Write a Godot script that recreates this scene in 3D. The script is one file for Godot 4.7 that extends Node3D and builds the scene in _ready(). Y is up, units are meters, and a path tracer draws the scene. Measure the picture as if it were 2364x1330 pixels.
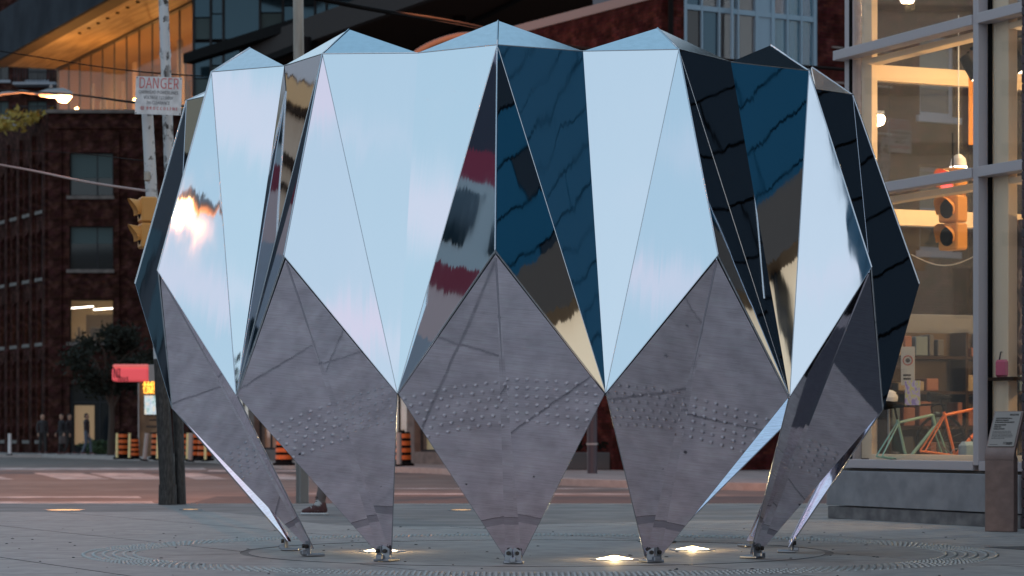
extends Node3D
# A mirrored steel sculpture on a street-corner plaza at dusk.
# Origin: middle of the sculpture on the paving; x right, y up, z towards the photographer. Metres.

const EYE := Vector3(-0.195, 0.83, 18.4)
const FOCAL := 5957.0          # focal length in the photograph's pixels
var M := {}
var rng := RandomNumberGenerator.new()

# ------------------------------------------------------------------ survey helpers
func spot(px: float, py: float, depth: float) -> Vector3:      # surveyed point at a depth from the tripod
	return EYE + Vector3((px - 1182.0) / FOCAL * depth, (1005.0 - py) / FOCAL * depth, -depth)

func ground_spot(px: float, py: float, level := 0.0) -> Vector3:
	var d := (EYE.y - level) * FOCAL / (py - 1005.0)
	var p := spot(px, py, d)
	p.y = level
	return p

# ------------------------------------------------------------------ mesh helpers
func mb() -> SurfaceTool:
	var st := SurfaceTool.new()
	st.begin(Mesh.PRIMITIVE_TRIANGLES)
	return st

func tri(st: SurfaceTool, a: Vector3, b: Vector3, c: Vector3, n: Vector3) -> void:
	var g := (b - a).cross(c - a)
	if g.length_squared() < 1e-14:
		return
	if g.dot(n) > 0.0:
		var t := b
		b = c
		c = t
	for p in [a, b, c]:
		st.set_normal(n)
		st.add_vertex(p)

func face(st: SurfaceTool, pts: Array, centre: Vector3) -> void:   # flat polygon, facing away from centre
	var n: Vector3 = (pts[1] - pts[0]).cross(pts[2] - pts[0]).normalized()
	if n.dot(pts[0] - centre) < 0.0:
		n = -n
	for i in range(1, pts.size() - 1):
		tri(st, pts[0], pts[i], pts[i + 1], n)

func box(st: SurfaceTool, t: Transform3D, s: Vector3, c := 0.0) -> void:
	var h := s / 2.0
	var o := t.origin
	if c <= 0.0:
		var v := []
		for sx in [-1.0, 1.0]:
			for sy in [-1.0, 1.0]:
				for sz in [-1.0, 1.0]:
					v.append(t * Vector3(sx * h.x, sy * h.y, sz * h.z))
		for q in [[0, 1, 3, 2], [4, 5, 7, 6], [0, 1, 5, 4], [2, 3, 7, 6], [0, 2, 6, 4], [1, 3, 7, 5]]:
			face(st, [v[q[0]], v[q[1]], v[q[2]], v[q[3]]], o)
		return
	var k := {}
	for sx in [-1, 1]:
		for sy in [-1, 1]:
			for sz in [-1, 1]:
				k[[sx, sy, sz, 0]] = t * Vector3(sx * h.x, sy * (h.y - c), sz * (h.z - c))
				k[[sx, sy, sz, 1]] = t * Vector3(sx * (h.x - c), sy * h.y, sz * (h.z - c))
				k[[sx, sy, sz, 2]] = t * Vector3(sx * (h.x - c), sy * (h.y - c), sz * h.z)
				face(st, [k[[sx, sy, sz, 0]], k[[sx, sy, sz, 1]], k[[sx, sy, sz, 2]]], o)
	for a in [-1, 1]:
		face(st, [k[[a, -1, -1, 0]], k[[a, 1, -1, 0]], k[[a, 1, 1, 0]], k[[a, -1, 1, 0]]], o)
		face(st, [k[[-1, a, -1, 1]], k[[1, a, -1, 1]], k[[1, a, 1, 1]], k[[-1, a, 1, 1]]], o)
		face(st, [k[[-1, -1, a, 2]], k[[1, -1, a, 2]], k[[1, 1, a, 2]], k[[-1, 1, a, 2]]], o)
		for b in [-1, 1]:
			face(st, [k[[a, b, -1, 0]], k[[a, b, 1, 0]], k[[a, b, 1, 1]], k[[a, b, -1, 1]]], o)
			face(st, [k[[a, -1, b, 0]], k[[a, 1, b, 0]], k[[a, 1, b, 2]], k[[a, -1, b, 2]]], o)
			face(st, [k[[-1, a, b, 1]], k[[1, a, b, 1]], k[[1, a, b, 2]], k[[-1, a, b, 2]]], o)

func bx(st: SurfaceTool, x0: float, x1: float, y0: float, y1: float, z0: float, z1: float, c := 0.0) -> void:
	box(st, Transform3D(Basis(), Vector3((x0 + x1) / 2, (y0 + y1) / 2, (z0 + z1) / 2)), Vector3(absf(x1 - x0), absf(y1 - y0), absf(z1 - z0)), c)

func bar(st: SurfaceTool, a: Vector3, b: Vector3, w: float, d: float, up := Vector3.UP) -> void:   # square bar from a to b
	var z := (b - a).normalized()
	var x := up.cross(z)
	if x.length() < 0.01:
		x = Vector3.RIGHT.cross(z)
	x = x.normalized()
	var y := z.cross(x)
	box(st, Transform3D(Basis(x, y, z), (a + b) / 2), Vector3(w, d, (b - a).length()))

func tube(st: SurfaceTool, path: Array, r, segs := 8, caps := true) -> void:
	var n := path.size()
	var rings := []
	var outs := []
	var ref := Vector3.UP
	for i in n:
		var t: Vector3 = (path[mini(i + 1, n - 1)] - path[maxi(i - 1, 0)]).normalized()
		if i == 0 and absf(t.dot(ref)) > 0.9:
			ref = Vector3.RIGHT if absf(t.x) < 0.8 else Vector3.BACK
		var a := (ref - t * ref.dot(t)).normalized()
		var b := t.cross(a).normalized()
		var rr: float = r[i] if r is Array else r
		var ring := []
		var out := []
		for k in segs:
			var ang := TAU * k / segs
			var d := a * cos(ang) + b * sin(ang)
			ring.append(path[i] + d * rr)
			out.append(d)
		rings.append(ring)
		outs.append(out)
		ref = a
	for i in n - 1:
		for k in segs:
			var j := (k + 1) % segs
			smooth_quad(st, [rings[i][k], rings[i][j], rings[i + 1][j], rings[i + 1][k]], [outs[i][k], outs[i][j], outs[i + 1][j], outs[i + 1][k]])
	if caps:
		face(st, rings[0], path[1])
		face(st, rings[n - 1], path[n - 2])

func smooth_quad(st: SurfaceTool, p: Array, n: Array) -> void:
	for q in [[0, 1, 2], [0, 2, 3]]:
		var a: Vector3 = p[q[0]]
		var g: Vector3 = (p[q[1]] - a).cross(p[q[2]] - a)
		if g.length_squared() < 1e-16:
			continue
		var order: Array = [q[0], q[2], q[1]] if g.dot(n[q[0]] + n[q[1]] + n[q[2]]) > 0.0 else q
		for i in order:
			st.set_normal(n[i])
			st.add_vertex(p[i])

func lathe(st: SurfaceTool, t: Transform3D, profile: Array, segs := 16, smooth := true) -> void:
	for i in profile.size() - 1:
		var p0: Vector2 = profile[i]
		var p1: Vector2 = profile[i + 1]
		var n2 := Vector2(p1.y - p0.y, -(p1.x - p0.x)).normalized()
		for k in segs:
			var a0 := TAU * k / segs
			var a1 := TAU * (k + 1) / segs
			var pts := []
			var ns := []
			for q in [[p0, a0], [p0, a1], [p1, a1], [p1, a0]]:
				pts.append(t * Vector3(q[0].x * cos(q[1]), q[0].y, q[0].x * sin(q[1])))
				var an: float = q[1] if smooth else (a0 + a1) / 2
				ns.append((t.basis * Vector3(n2.x * cos(an), n2.y, n2.x * sin(an))).normalized())
			smooth_quad(st, pts, ns)

func put(called: String, st: SurfaceTool, m: Material, parent: Node = null) -> MeshInstance3D:
	var o := MeshInstance3D.new()
	o.name = called
	o.mesh = st.commit()
	o.material_override = m
	(parent if parent else self).add_child(o, true)
	return o

func tag(o: Node, label := "", category := "", group := "", kind := "") -> Node:
	if label: o.set_meta("label", label)
	if category: o.set_meta("category", category)
	if group: o.set_meta("group", group)
	if kind: o.set_meta("kind", kind)
	return o

func thing(called: String, label: String, category: String, at := Vector3.ZERO, basis := Basis(), group := "") -> Node3D:
	var o := Node3D.new()
	o.name = called
	o.transform = Transform3D(basis, at)
	add_child(o, true)
	tag(o, label, category, group)
	return o

func copy_of(o: Node3D, label: String, at: Vector3, turn := 0.0) -> Node3D:
	var c: Node3D = o.duplicate()
	c.name = String(o.name).rstrip("0123456789_")
	add_child(c, true)
	c.position = at
	c.rotation.y = turn
	c.set_meta("label", label)
	return c

func lettering(parent: Node, called: String, text: String, height: float, width: float, at: Vector3, m: Material, face_name := "Droid Sans", weight := 400, basis := Basis()) -> MeshInstance3D:
	var tm := TextMesh.new()
	var font := SystemFont.new()
	font.font_names = PackedStringArray([face_name])
	font.font_weight = weight
	tm.font = font
	tm.text = text
	tm.font_size = 32
	tm.pixel_size = 0.01
	tm.depth = 0.01
	tm.curve_step = 2.0
	var size := tm.get_aabb().size
	var o := MeshInstance3D.new()
	o.name = called
	o.mesh = tm
	o.material_override = m
	var k := height / 0.233
	var kx := width / maxf(size.x, 0.01) if width > 0.0 else k
	o.transform = Transform3D(basis.scaled_local(Vector3(kx, k, 0.2)), at)
	parent.add_child(o, true)
	return o

func glow(at: Vector3, energy: float, size: float, c: Color, parent: Node = null) -> OmniLight3D:
	var l := OmniLight3D.new()
	l.name = "lamp_light"
	l.position = at
	l.light_energy = energy
	l.light_size = size
	l.light_color = c
	l.omni_range = 60.0
	l.omni_attenuation = 2.0
	l.shadow_enabled = true
	(parent if parent else self).add_child(l, true)
	return l

# ------------------------------------------------------------------ materials
func mat(c: Color, rough := 0.7, metal := 0.0) -> StandardMaterial3D:      # c: linear base colour
	var m := StandardMaterial3D.new()
	m.albedo_color = c.linear_to_srgb()
	m.roughness = rough
	m.metallic = metal
	return m

func emit(c: Color, e: float) -> StandardMaterial3D:
	var m := mat(c * 0.6)
	m.emission_enabled = true
	m.emission = c.linear_to_srgb()
	m.emission_energy_multiplier = e
	return m

func noise_tex(freq: float, dark: Color, light: Color, sd: int, size := 512, octaves := 5, lo := 0.25, hi := 0.75) -> NoiseTexture2D:
	var n := FastNoiseLite.new()
	n.seed = sd
	n.frequency = freq
	n.fractal_octaves = octaves
	var t := NoiseTexture2D.new()
	t.width = size
	t.height = size
	t.seamless = true
	t.noise = n
	var g := Gradient.new()
	g.offsets = PackedFloat32Array([lo, hi])
	g.colors = PackedColorArray([dark.linear_to_srgb(), light.linear_to_srgb()])
	t.color_ramp = g
	return t

func textured(tex: Texture2D, scale: float, rough: float, world := true, metal := 0.0) -> StandardMaterial3D:
	var m := StandardMaterial3D.new()
	m.albedo_texture = tex
	m.roughness = rough
	m.metallic = metal
	m.uv1_triplanar = true
	m.uv1_world_triplanar = world
	m.uv1_scale = Vector3.ONE * scale
	return m

func brick_image(base: Color, mortar: Color, sd: int) -> Array:       # colour and relief of 8 x 24 bricks, 1.8 m square
	rng.seed = sd
	var n := 768
	var im := Image.create(n, n, false, Image.FORMAT_RGB8)
	var hm := Image.create(n, n, false, Image.FORMAT_RGB8)
	im.fill(mortar.linear_to_srgb())
	hm.fill(Color(0.2, 0.2, 0.2))
	var bw := n / 8
	var bh := n / 24
	for row in 24:
		for col in 9:
			var v := rng.randf_range(0.62, 1.3)
			var c := Color(base.r * v, base.g * v * rng.randf_range(0.85, 1.12), base.b * v * rng.randf_range(0.85, 1.2))
			var x := col * bw - (bw / 2 if row % 2 else 0)
			var q := rng.randf_range(0.8, 1.0)
			if col == 8 and row % 2 == 0:
				continue
			if col == 8:
				rng.seed = sd * 31 + row
			if col == 0 and row % 2:
				rng.seed = sd * 31 + row
			im.fill_rect(Rect2i(x + 2, row * bh + 2, bw - 4, bh - 4), c.linear_to_srgb())
			hm.fill_rect(Rect2i(x + 2, row * bh + 2, bw - 4, bh - 4), Color(q, q, q))
	return [ImageTexture.create_from_image(im), ImageTexture.create_from_image(hm)]

func brick_mat(base: Color, mortar: Color, sd: int) -> StandardMaterial3D:
	var t := brick_image(base, mortar, sd)
	var m := textured(t[0], 1.0 / 1.8, 0.85, false)
	m.heightmap_enabled = true
	m.heightmap_texture = t[1]
	m.heightmap_scale = 0.6
	m.metallic_specular = 0.12
	m.uv1_triplanar_sharpness = 8.0
	var d := noise_tex(0.012, Color(0.45, 0.43, 0.42), Color(1, 1, 1), sd + 9, 256, 4)
	m.detail_enabled = true
	m.detail_albedo = d
	m.detail_blend_mode = BaseMaterial3D.BLEND_MODE_MUL
	m.uv2_triplanar = true
	m.uv2_scale = Vector3.ONE * 0.11
	return m

func steel_waves(sd: int) -> ImageTexture:        # tilts of a rolled sheet: fine upright teeth over slow waves
	var n := 512
	var im := Image.create(n, n, false, Image.FORMAT_RGB8)
	rng.seed = sd
	var teeth := []
	for i in n:
		teeth.append(rng.randf_range(-1.0, 1.0))
	var slow := FastNoiseLite.new()
	slow.seed = sd
	slow.frequency = 2.0
	slow.fractal_octaves = 2
	for x in n:
		var c := cos(TAU * x / n)
		var s := sin(TAU * x / n)
		var w: float = 0.55 * teeth[x / 6 * 6] + 0.45 * teeth[x]
		for y in n:
			var a := TAU * y / n
			var g := slow.get_noise_3d(c * 0.5 + 3.0, s * 0.5 + cos(a) * 0.25, sin(a) * 0.25)
			var h := slow.get_noise_3d(c * 0.5 - 9.0, s * 0.5 + cos(a) * 0.25, sin(a) * 0.25)
			im.set_pixel(x, y, Color(0.5 + 0.40 * h, 0.5 + 0.22 * w * (0.6 + 0.8 * absf(g)) + 0.30 * g, 1.0))
	return ImageTexture.create_from_image(im)

func brushed_image(sd: int, base: Color, streak: float) -> ImageTexture:
	var n := 512
	var im := Image.create(n, n, false, Image.FORMAT_RGB8)
	var f := FastNoiseLite.new()
	f.seed = sd
	f.frequency = 0.012
	f.fractal_octaves = 4
	var fine := FastNoiseLite.new()
	fine.seed = sd + 1
	fine.frequency = 0.09
	var b := base.linear_to_srgb()
	for y in n:
		for x in n:
			var wx := minf(1.0, absf(x - n / 2.0) / (n / 2.0))
			var v := lerpf(f.get_noise_2d(x, y), f.get_noise_2d(n - x, y), wx * 0.5)
			var l := fine.get_noise_2d(x * 0.05, y * 2.2 + x * 0.25)
			var k := 1.0 + 0.035 * v + streak * l
			im.set_pixel(x, y, Color(b.r * k, b.g * k, b.b * k))
	return ImageTexture.create_from_image(im)

func build_materials() -> void:
	var waves := steel_waves(5)
	var mir := mat(Color(0.83, 0.86, 0.90), 0.025, 1.0)
	mir.normal_enabled = true
	mir.normal_texture = waves
	mir.normal_scale = 0.0042
	mir.uv1_scale = Vector3(1.1, 0.55, 1)
	mir.roughness = 0.035
	mir.roughness_texture = noise_tex(0.012, Color(0.25, 0.25, 0.25), Color(1, 1, 1), 47, 256, 6, 0.35, 0.75)
	M.mirror = mir
	var bev := mat(Color(0.50, 0.53, 0.57), 0.14, 1.0)
	M.fold = bev
	var cap := mat(Color(0.78, 0.80, 0.83), 0.16, 1.0)
	cap.albedo_texture = brushed_image(41, Color(0.97, 0.97, 0.97), 0.03)
	cap.uv1_scale = Vector3(2, 2, 1)
	M.cap = cap
	var low := mat(Color(1, 1, 1), 0.11, 1.0)
	low.albedo_texture = brushed_image(43, Color(0.97, 0.86, 0.94), 0.10)
	low.normal_enabled = true
	low.normal_texture = waves
	low.normal_scale = 0.0035
	low.roughness_texture = noise_tex(0.02, Color(0.35, 0.35, 0.35), Color(1, 1, 1), 46, 256, 4)
	low.roughness = 0.05
	low.uv1_scale = Vector3(1.3, 1.3, 1)
	M.lower = low
	M.lower_fold = mat(Color(0.66, 0.62, 0.68), 0.16, 1.0)
	M.frame_dark = mat(Color(0.04, 0.042, 0.05), 0.5, 0.4)
	M.galv = mat(Color(0.32, 0.33, 0.36), 0.38, 0.9)
	M.bolt = mat(Color(0.06, 0.05, 0.045), 0.5, 0.7)
	M.stud = mat(Color(0.40, 0.385, 0.37), 0.34, 0.8)
	var con := textured(noise_tex(0.012, Color(0.315, 0.285, 0.272), Color(0.39, 0.352, 0.332), 3, 1024, 6, 0.25, 0.75), 0.22, 0.72)
	con.detail_enabled = true
	con.detail_albedo = noise_tex(0.05, Color(0.86, 0.86, 0.85), Color(1, 1, 1), 4, 512, 5, 0.2, 0.6)
	con.detail_blend_mode = BaseMaterial3D.BLEND_MODE_MUL
	con.uv2_triplanar = true
	con.uv2_world_triplanar = true
	con.uv2_scale = Vector3.ONE * 0.9
	M.concrete = con
	var walk := textured(noise_tex(0.014, Color(0.17, 0.155, 0.15), Color(0.25, 0.23, 0.22), 8, 512, 6), 0.15, 0.8)
	M.sidewalk = walk
	M.joint = mat(Color(0.035, 0.033, 0.035), 0.9)
	M.stain = mat(Color(0.09, 0.075, 0.065), 0.8)
	var asp := textured(noise_tex(0.02, Color(0.115, 0.092, 0.080), Color(0.17, 0.14, 0.122), 12, 512, 6), 0.09, 0.75)
	asp.detail_enabled = true
	asp.detail_albedo = noise_tex(0.01, Color(0.7, 0.68, 0.67), Color(1, 1, 1), 14, 256, 4)
	asp.detail_blend_mode = BaseMaterial3D.BLEND_MODE_MUL
	asp.uv2_triplanar = true
	asp.uv2_world_triplanar = true
	asp.uv2_scale = Vector3(0.012, 0.1, 0.06)
	M.asphalt = asp
	M.asphalt_new = textured(noise_tex(0.05, Color(0.03, 0.03, 0.032), Color(0.05, 0.05, 0.052), 15, 256), 0.2, 0.7)
	M.road_paint = textured(noise_tex(0.03, Color(0.16, 0.155, 0.15), Color(0.42, 0.41, 0.40), 17, 256, 5), 0.15, 0.7)
	M.brick_far = brick_mat(Color(0.074, 0.032, 0.026), Color(0.036, 0.027, 0.024), 21)
	M.brick_right = brick_mat(Color(0.060, 0.017, 0.015), Color(0.034, 0.020, 0.019), 22)
	M.brick_piece = [mat(Color(0.060, 0.035, 0.045), 0.75), mat(Color(0.075, 0.045, 0.055), 0.75), mat(Color(0.05, 0.04, 0.05), 0.7)]
	M.stone = textured(noise_tex(0.02, Color(0.10, 0.09, 0.085), Color(0.16, 0.145, 0.135), 25, 256), 0.4, 0.85)
	M.window_frame = mat(Color(0.035, 0.038, 0.042), 0.7)
	M.window_frame.metallic_specular = 0.2
	M.frame_pale = mat(Color(0.24, 0.28, 0.33), 0.5)
	M.glass_dark = mat(Color(0.012, 0.016, 0.02), 0.06, 0.0)
	M.glass_dark.metallic_specular = 0.5
	M.blind = mat(Color(0.05, 0.085, 0.09), 0.8)
	M.glass_tower = mat(Color(0.025, 0.055, 0.075), 0.07, 0.6)
	var pane := mat(Color(0.95, 1.0, 0.98), 0.02)
	pane.albedo_color.a = 0.02
	pane.transparency = BaseMaterial3D.TRANSPARENCY_ALPHA
	M.pane = pane
	var shaded := pane.duplicate()
	shaded.metallic_specular = 0.16
	M.pane_matt = shaded
	M.frame_blue = mat(Color(0.15, 0.26, 0.34), 0.5)
	var teal := mat(Color(0.10, 0.30, 0.42), 0.04)
	teal.albedo_color.a = 0.25
	teal.transparency = BaseMaterial3D.TRANSPARENCY_ALPHA
	M.glass_teal = teal
	M.glass_blue = mat(Color(0.025, 0.065, 0.095), 0.06, 0.4)
	M.dark_panel = mat(Color(0.012, 0.011, 0.012), 0.8)
	M.dark_panel.metallic_specular = 0.2
	M.fascia = textured(noise_tex(0.01, Color(0.022, 0.026, 0.034), Color(0.034, 0.04, 0.05), 27, 256), 0.1, 0.9, false)
	M.fascia.metallic_specular = 0.2
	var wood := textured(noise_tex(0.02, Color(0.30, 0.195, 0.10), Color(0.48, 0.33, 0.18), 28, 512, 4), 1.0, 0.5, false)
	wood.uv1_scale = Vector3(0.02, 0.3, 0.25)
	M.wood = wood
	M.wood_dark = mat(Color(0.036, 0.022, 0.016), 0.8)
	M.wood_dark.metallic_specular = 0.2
	M.alu = mat(Color(0.43, 0.385, 0.40), 0.45, 0.0)
	M.cream = mat(Color(0.74, 0.58, 0.41), 0.5)  # warm street light on the frame is put into this cream
	M.taupe = mat(Color(0.20, 0.17, 0.13), 0.8)
	M.black = mat(Color(0.006, 0.006, 0.0065), 0.85)
	M.black.metallic_specular = 0.2
	M.plinth = textured(noise_tex(0.012, Color(0.20, 0.195, 0.21), Color(0.29, 0.28, 0.295), 31, 512, 6), 0.5, 0.8)
	M.plinth_low = textured(noise_tex(0.03, Color(0.11, 0.10, 0.105), Color(0.22, 0.205, 0.20), 32, 256, 6), 0.6, 0.9)
	M.charcoal = mat(Color(0.019, 0.027, 0.037), 0.6)
	M.charcoal.metallic_specular = 0.15
	M.sky_tinted_clad = mat(Color(0.014, 0.088, 0.155), 0.6)  # blue sky reflection is put into this cladding colour
	M.sky_tinted_clad.metallic_specular = 0.12
	M.steel_grey = mat(Color(0.25, 0.25, 0.25), 0.45, 0.6)
	M.sign_brown = textured(noise_tex(0.02, Color(0.20, 0.135, 0.12), Color(0.27, 0.185, 0.165), 33, 256, 5), 1.5, 0.5)
	M.sign_brown.metallic = 0.3
	M.sign_plate = mat(Color(0.27, 0.225, 0.20), 0.45, 0.35)
	M.ink = mat(Color(0.02, 0.018, 0.018), 0.7)
	M.white_paint = mat(Color(0.62, 0.63, 0.64), 0.6)
	M.grey_post = mat(Color(0.30, 0.29, 0.28), 0.6)
	M.red_ink = mat(Color(0.62, 0.15, 0.15), 0.7)
	M.grey_ink = mat(Color(0.10, 0.09, 0.10), 0.7)
	M.yellow = mat(Color(0.66, 0.30, 0.075), 0.55)
	M.orange = mat(Color(0.55, 0.12, 0.02), 0.45)
	M.reflective = mat(Color(0.75, 0.72, 0.35), 0.4)
	M.leaf = mat(Color(0.008, 0.012, 0.007), 0.9)
	M.leaf.backlight_enabled = true
	M.leaf.backlight = Color(0.05, 0.08, 0.03)
	M.bark = mat(Color(0.06, 0.045, 0.035), 0.9)
	M.cable = mat(Color(0.008, 0.007, 0.007), 0.9)
	M.cable.metallic_specular = 0.15
	# peeling white paint over rust
	var peel := textured(noise_tex(0.022, Color(0.045, 0.035, 0.03), Color(0.62, 0.62, 0.63), 35, 512, 7, 0.33, 0.36), 1.0, 0.6, true)
	peel.uv1_scale = Vector3(0.55, 0.4, 0.55)
	M.peeling = peel
	var light := textured(noise_tex(0.02, Color(0.06, 0.05, 0.045), Color(0.60, 0.60, 0.61), 135, 512, 7, 0.24, 0.27), 1.0, 0.6, true)
	light.uv1_scale = Vector3(0.6, 0.45, 0.6)
	M.peeling_light = light
	M.pole_low = textured(noise_tex(0.03, Color(0.022, 0.02, 0.02), Color(0.075, 0.07, 0.065), 36, 512, 6), 1.0, 0.65)
	M.pole_low.uv1_scale = Vector3(2.5, 0.5, 2.5)
	M.pole_tan = textured(noise_tex(0.02, Color(0.30, 0.26, 0.22), Color(0.42, 0.38, 0.33), 37, 256, 5), 0.6, 0.6)
	M.pole_tan.uv1_scale = Vector3(1.0, 0.2, 1.0)
	M.amber = emit(Color(1.0, 0.52, 0.18), 1.0)
	M.sodium = emit(Color(1.0, 0.62, 0.28), 10.0)
	M.warm_lamp = emit(Color(1.0, 0.88, 0.68), 5.0)
	M.white_lamp = emit(Color(1.0, 0.93, 0.80), 6.0)
	M.warm_window = emit(Color(1.0, 0.72, 0.42), 0.22)
	M.warm_window_dim = emit(Color(1.0, 0.62, 0.32), 0.07)
	M.brown_wall = textured(noise_tex(0.02, Color(0.46, 0.33, 0.23), Color(0.58, 0.43, 0.32), 38, 256, 5), 0.2, 0.9)  # warm street light on the facade is put into this brown

# ------------------------------------------------------------------ building helpers (local axes: x along the wall, y up, z outwards)
func wall_sheet(st: SurfaceTool, x0: float, x1: float, y0: float, y1: float, holes: Array, deep := 0.3, thick := 0.4) -> void:
	var xs := [x0, x1]
	var ys := [y0, y1]
	for h in holes:
		xs += [h[0], h[1]]
		ys += [h[2], h[3]]
	xs.sort()
	ys.sort()
	for i in xs.size() - 1:
		for j in ys.size() - 1:
			if xs[i + 1] - xs[i] < 1e-5 or ys[j + 1] - ys[j] < 1e-5:
				continue
			var cx: float = (xs[i] + xs[i + 1]) / 2
			var cy: float = (ys[j] + ys[j + 1]) / 2
			var inside := false
			for h in holes:
				inside = inside or (cx > h[0] and cx < h[1] and cy > h[2] and cy < h[3])
			if inside:
				continue
			for z in [0.0, -thick]:
				face(st, [Vector3(xs[i], ys[j], z), Vector3(xs[i + 1], ys[j], z), Vector3(xs[i + 1], ys[j + 1], z), Vector3(xs[i], ys[j + 1], z)], Vector3(cx, cy, -thick / 2))
	for h in holes:
		var c := Vector3((h[0] + h[1]) / 2, (h[2] + h[3]) / 2, -thick / 2)
		var q := [Vector2(h[0], h[2]), Vector2(h[1], h[2]), Vector2(h[1], h[3]), Vector2(h[0], h[3])]
		for k in 4:
			var a: Vector2 = q[k]
			var b: Vector2 = q[(k + 1) % 4]
			var pts := [Vector3(a.x, a.y, 0), Vector3(b.x, b.y, 0), Vector3(b.x, b.y, -thick), Vector3(a.x, a.y, -thick)]
			var n = (c - (pts[0] + pts[2]) / 2)
			face(st, pts, pts[0] - n)
	for e in [[Vector3(x0, y0, 0), Vector3(x0, y1, 0), Vector3(x0, y1, -thick), Vector3(x0, y0, -thick)], [Vector3(x1, y0, 0), Vector3(x1, y1, 0), Vector3(x1, y1, -thick), Vector3(x1, y0, -thick)], [Vector3(x0, y1, 0), Vector3(x1, y1, 0), Vector3(x1, y1, -thick), Vector3(x0, y1, -thick)]]:
		face(st, e, Vector3((x0 + x1) / 2, (y0 + y1) / 2, -thick / 2))

func window_unit(parent: Node, h: Array, frame_m: Material, glass_m: Material, mull: Array, rails: Array, deep := 0.22, fw := 0.07, sill_m: Material = null) -> MeshInstance3D:
	var st := mb()
	bx(st, h[0], h[0] + fw, h[2], h[3], -deep - 0.06, -deep)
	bx(st, h[1] - fw, h[1], h[2], h[3], -deep - 0.06, -deep)
	bx(st, h[0] + fw, h[1] - fw, h[2], h[2] + fw, -deep - 0.06, -deep)
	bx(st, h[0] + fw, h[1] - fw, h[3] - fw, h[3], -deep - 0.06, -deep)
	for x in mull:
		bx(st, x - 0.03, x + 0.03, h[2] + fw, h[3] - fw, -deep - 0.058, -deep - 0.004)
	for y in rails:
		bx(st, h[0] + fw, h[1] - fw, y - 0.03, y + 0.03, -deep - 0.056, -deep - 0.006)
	var w := put("window", st, frame_m, parent)
	var g := mb()
	bx(g, h[0] + fw * 0.5, h[1] - fw * 0.5, h[2] + fw * 0.5, h[3] - fw * 0.5, -deep - 0.04, -deep - 0.03)
	put("pane", g, glass_m, w)
	if sill_m:
		var s := mb()
		bx(s, h[0] - 0.12, h[1] + 0.12, h[2] - 0.16, h[2] - 0.003, -deep, 0.10)
		put("sill", s, sill_m, w)
	return w

func sheet(called: String, poly: Array, y: float, thick: float, m: Material, parent: Node = null, edge: Material = null) -> MeshInstance3D:   # flat slab with a skirt; poly: Vector2(x, z)
	var st := mb()
	var p2 := PackedVector2Array(poly)
	var ix := Geometry2D.triangulate_polygon(p2)
	for i in range(0, ix.size(), 3):
		tri(st, Vector3(p2[ix[i]].x, y, p2[ix[i]].y), Vector3(p2[ix[i + 1]].x, y, p2[ix[i + 1]].y), Vector3(p2[ix[i + 2]].x, y, p2[ix[i + 2]].y), Vector3.UP)
	var ccw := Geometry2D.is_polygon_clockwise(p2)
	var sides := mb() if edge else st
	for i in p2.size():
		var a := p2[i]
		var b := p2[(i + 1) % p2.size()]
		var n := Vector3(b.y - a.y, 0, a.x - b.x).normalized() * (-1.0 if ccw else 1.0)
		var q := [Vector3(a.x, y, a.y), Vector3(b.x, y, b.y), Vector3(b.x, y - thick, b.y), Vector3(a.x, y - thick, a.y)]
		tri(sides, q[0], q[1], q[2], n)
		tri(sides, q[0], q[2], q[3], n)
	var o := put(called, st, m, parent)
	if edge:      # slab sides darkened to paint in the shade of the joint
		o.material_override = null
		sides.commit(o.mesh)
		o.mesh.surface_set_material(0, m)
		o.mesh.surface_set_material(1, edge)
	return o

# ------------------------------------------------------------------ setting: ground
const ACROSS := Vector2(0.885, -0.466)      # paving joints run along these two
const ALONG := Vector2(0.466, 0.885)

func circle(r: float, n := 96) -> PackedVector2Array:
	var c := PackedVector2Array()
	for i in n:
		c.append(Vector2(cos(TAU * i / n), sin(TAU * i / n)) * r + Vector2(-0.02, 0.0))
	return c

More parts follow.
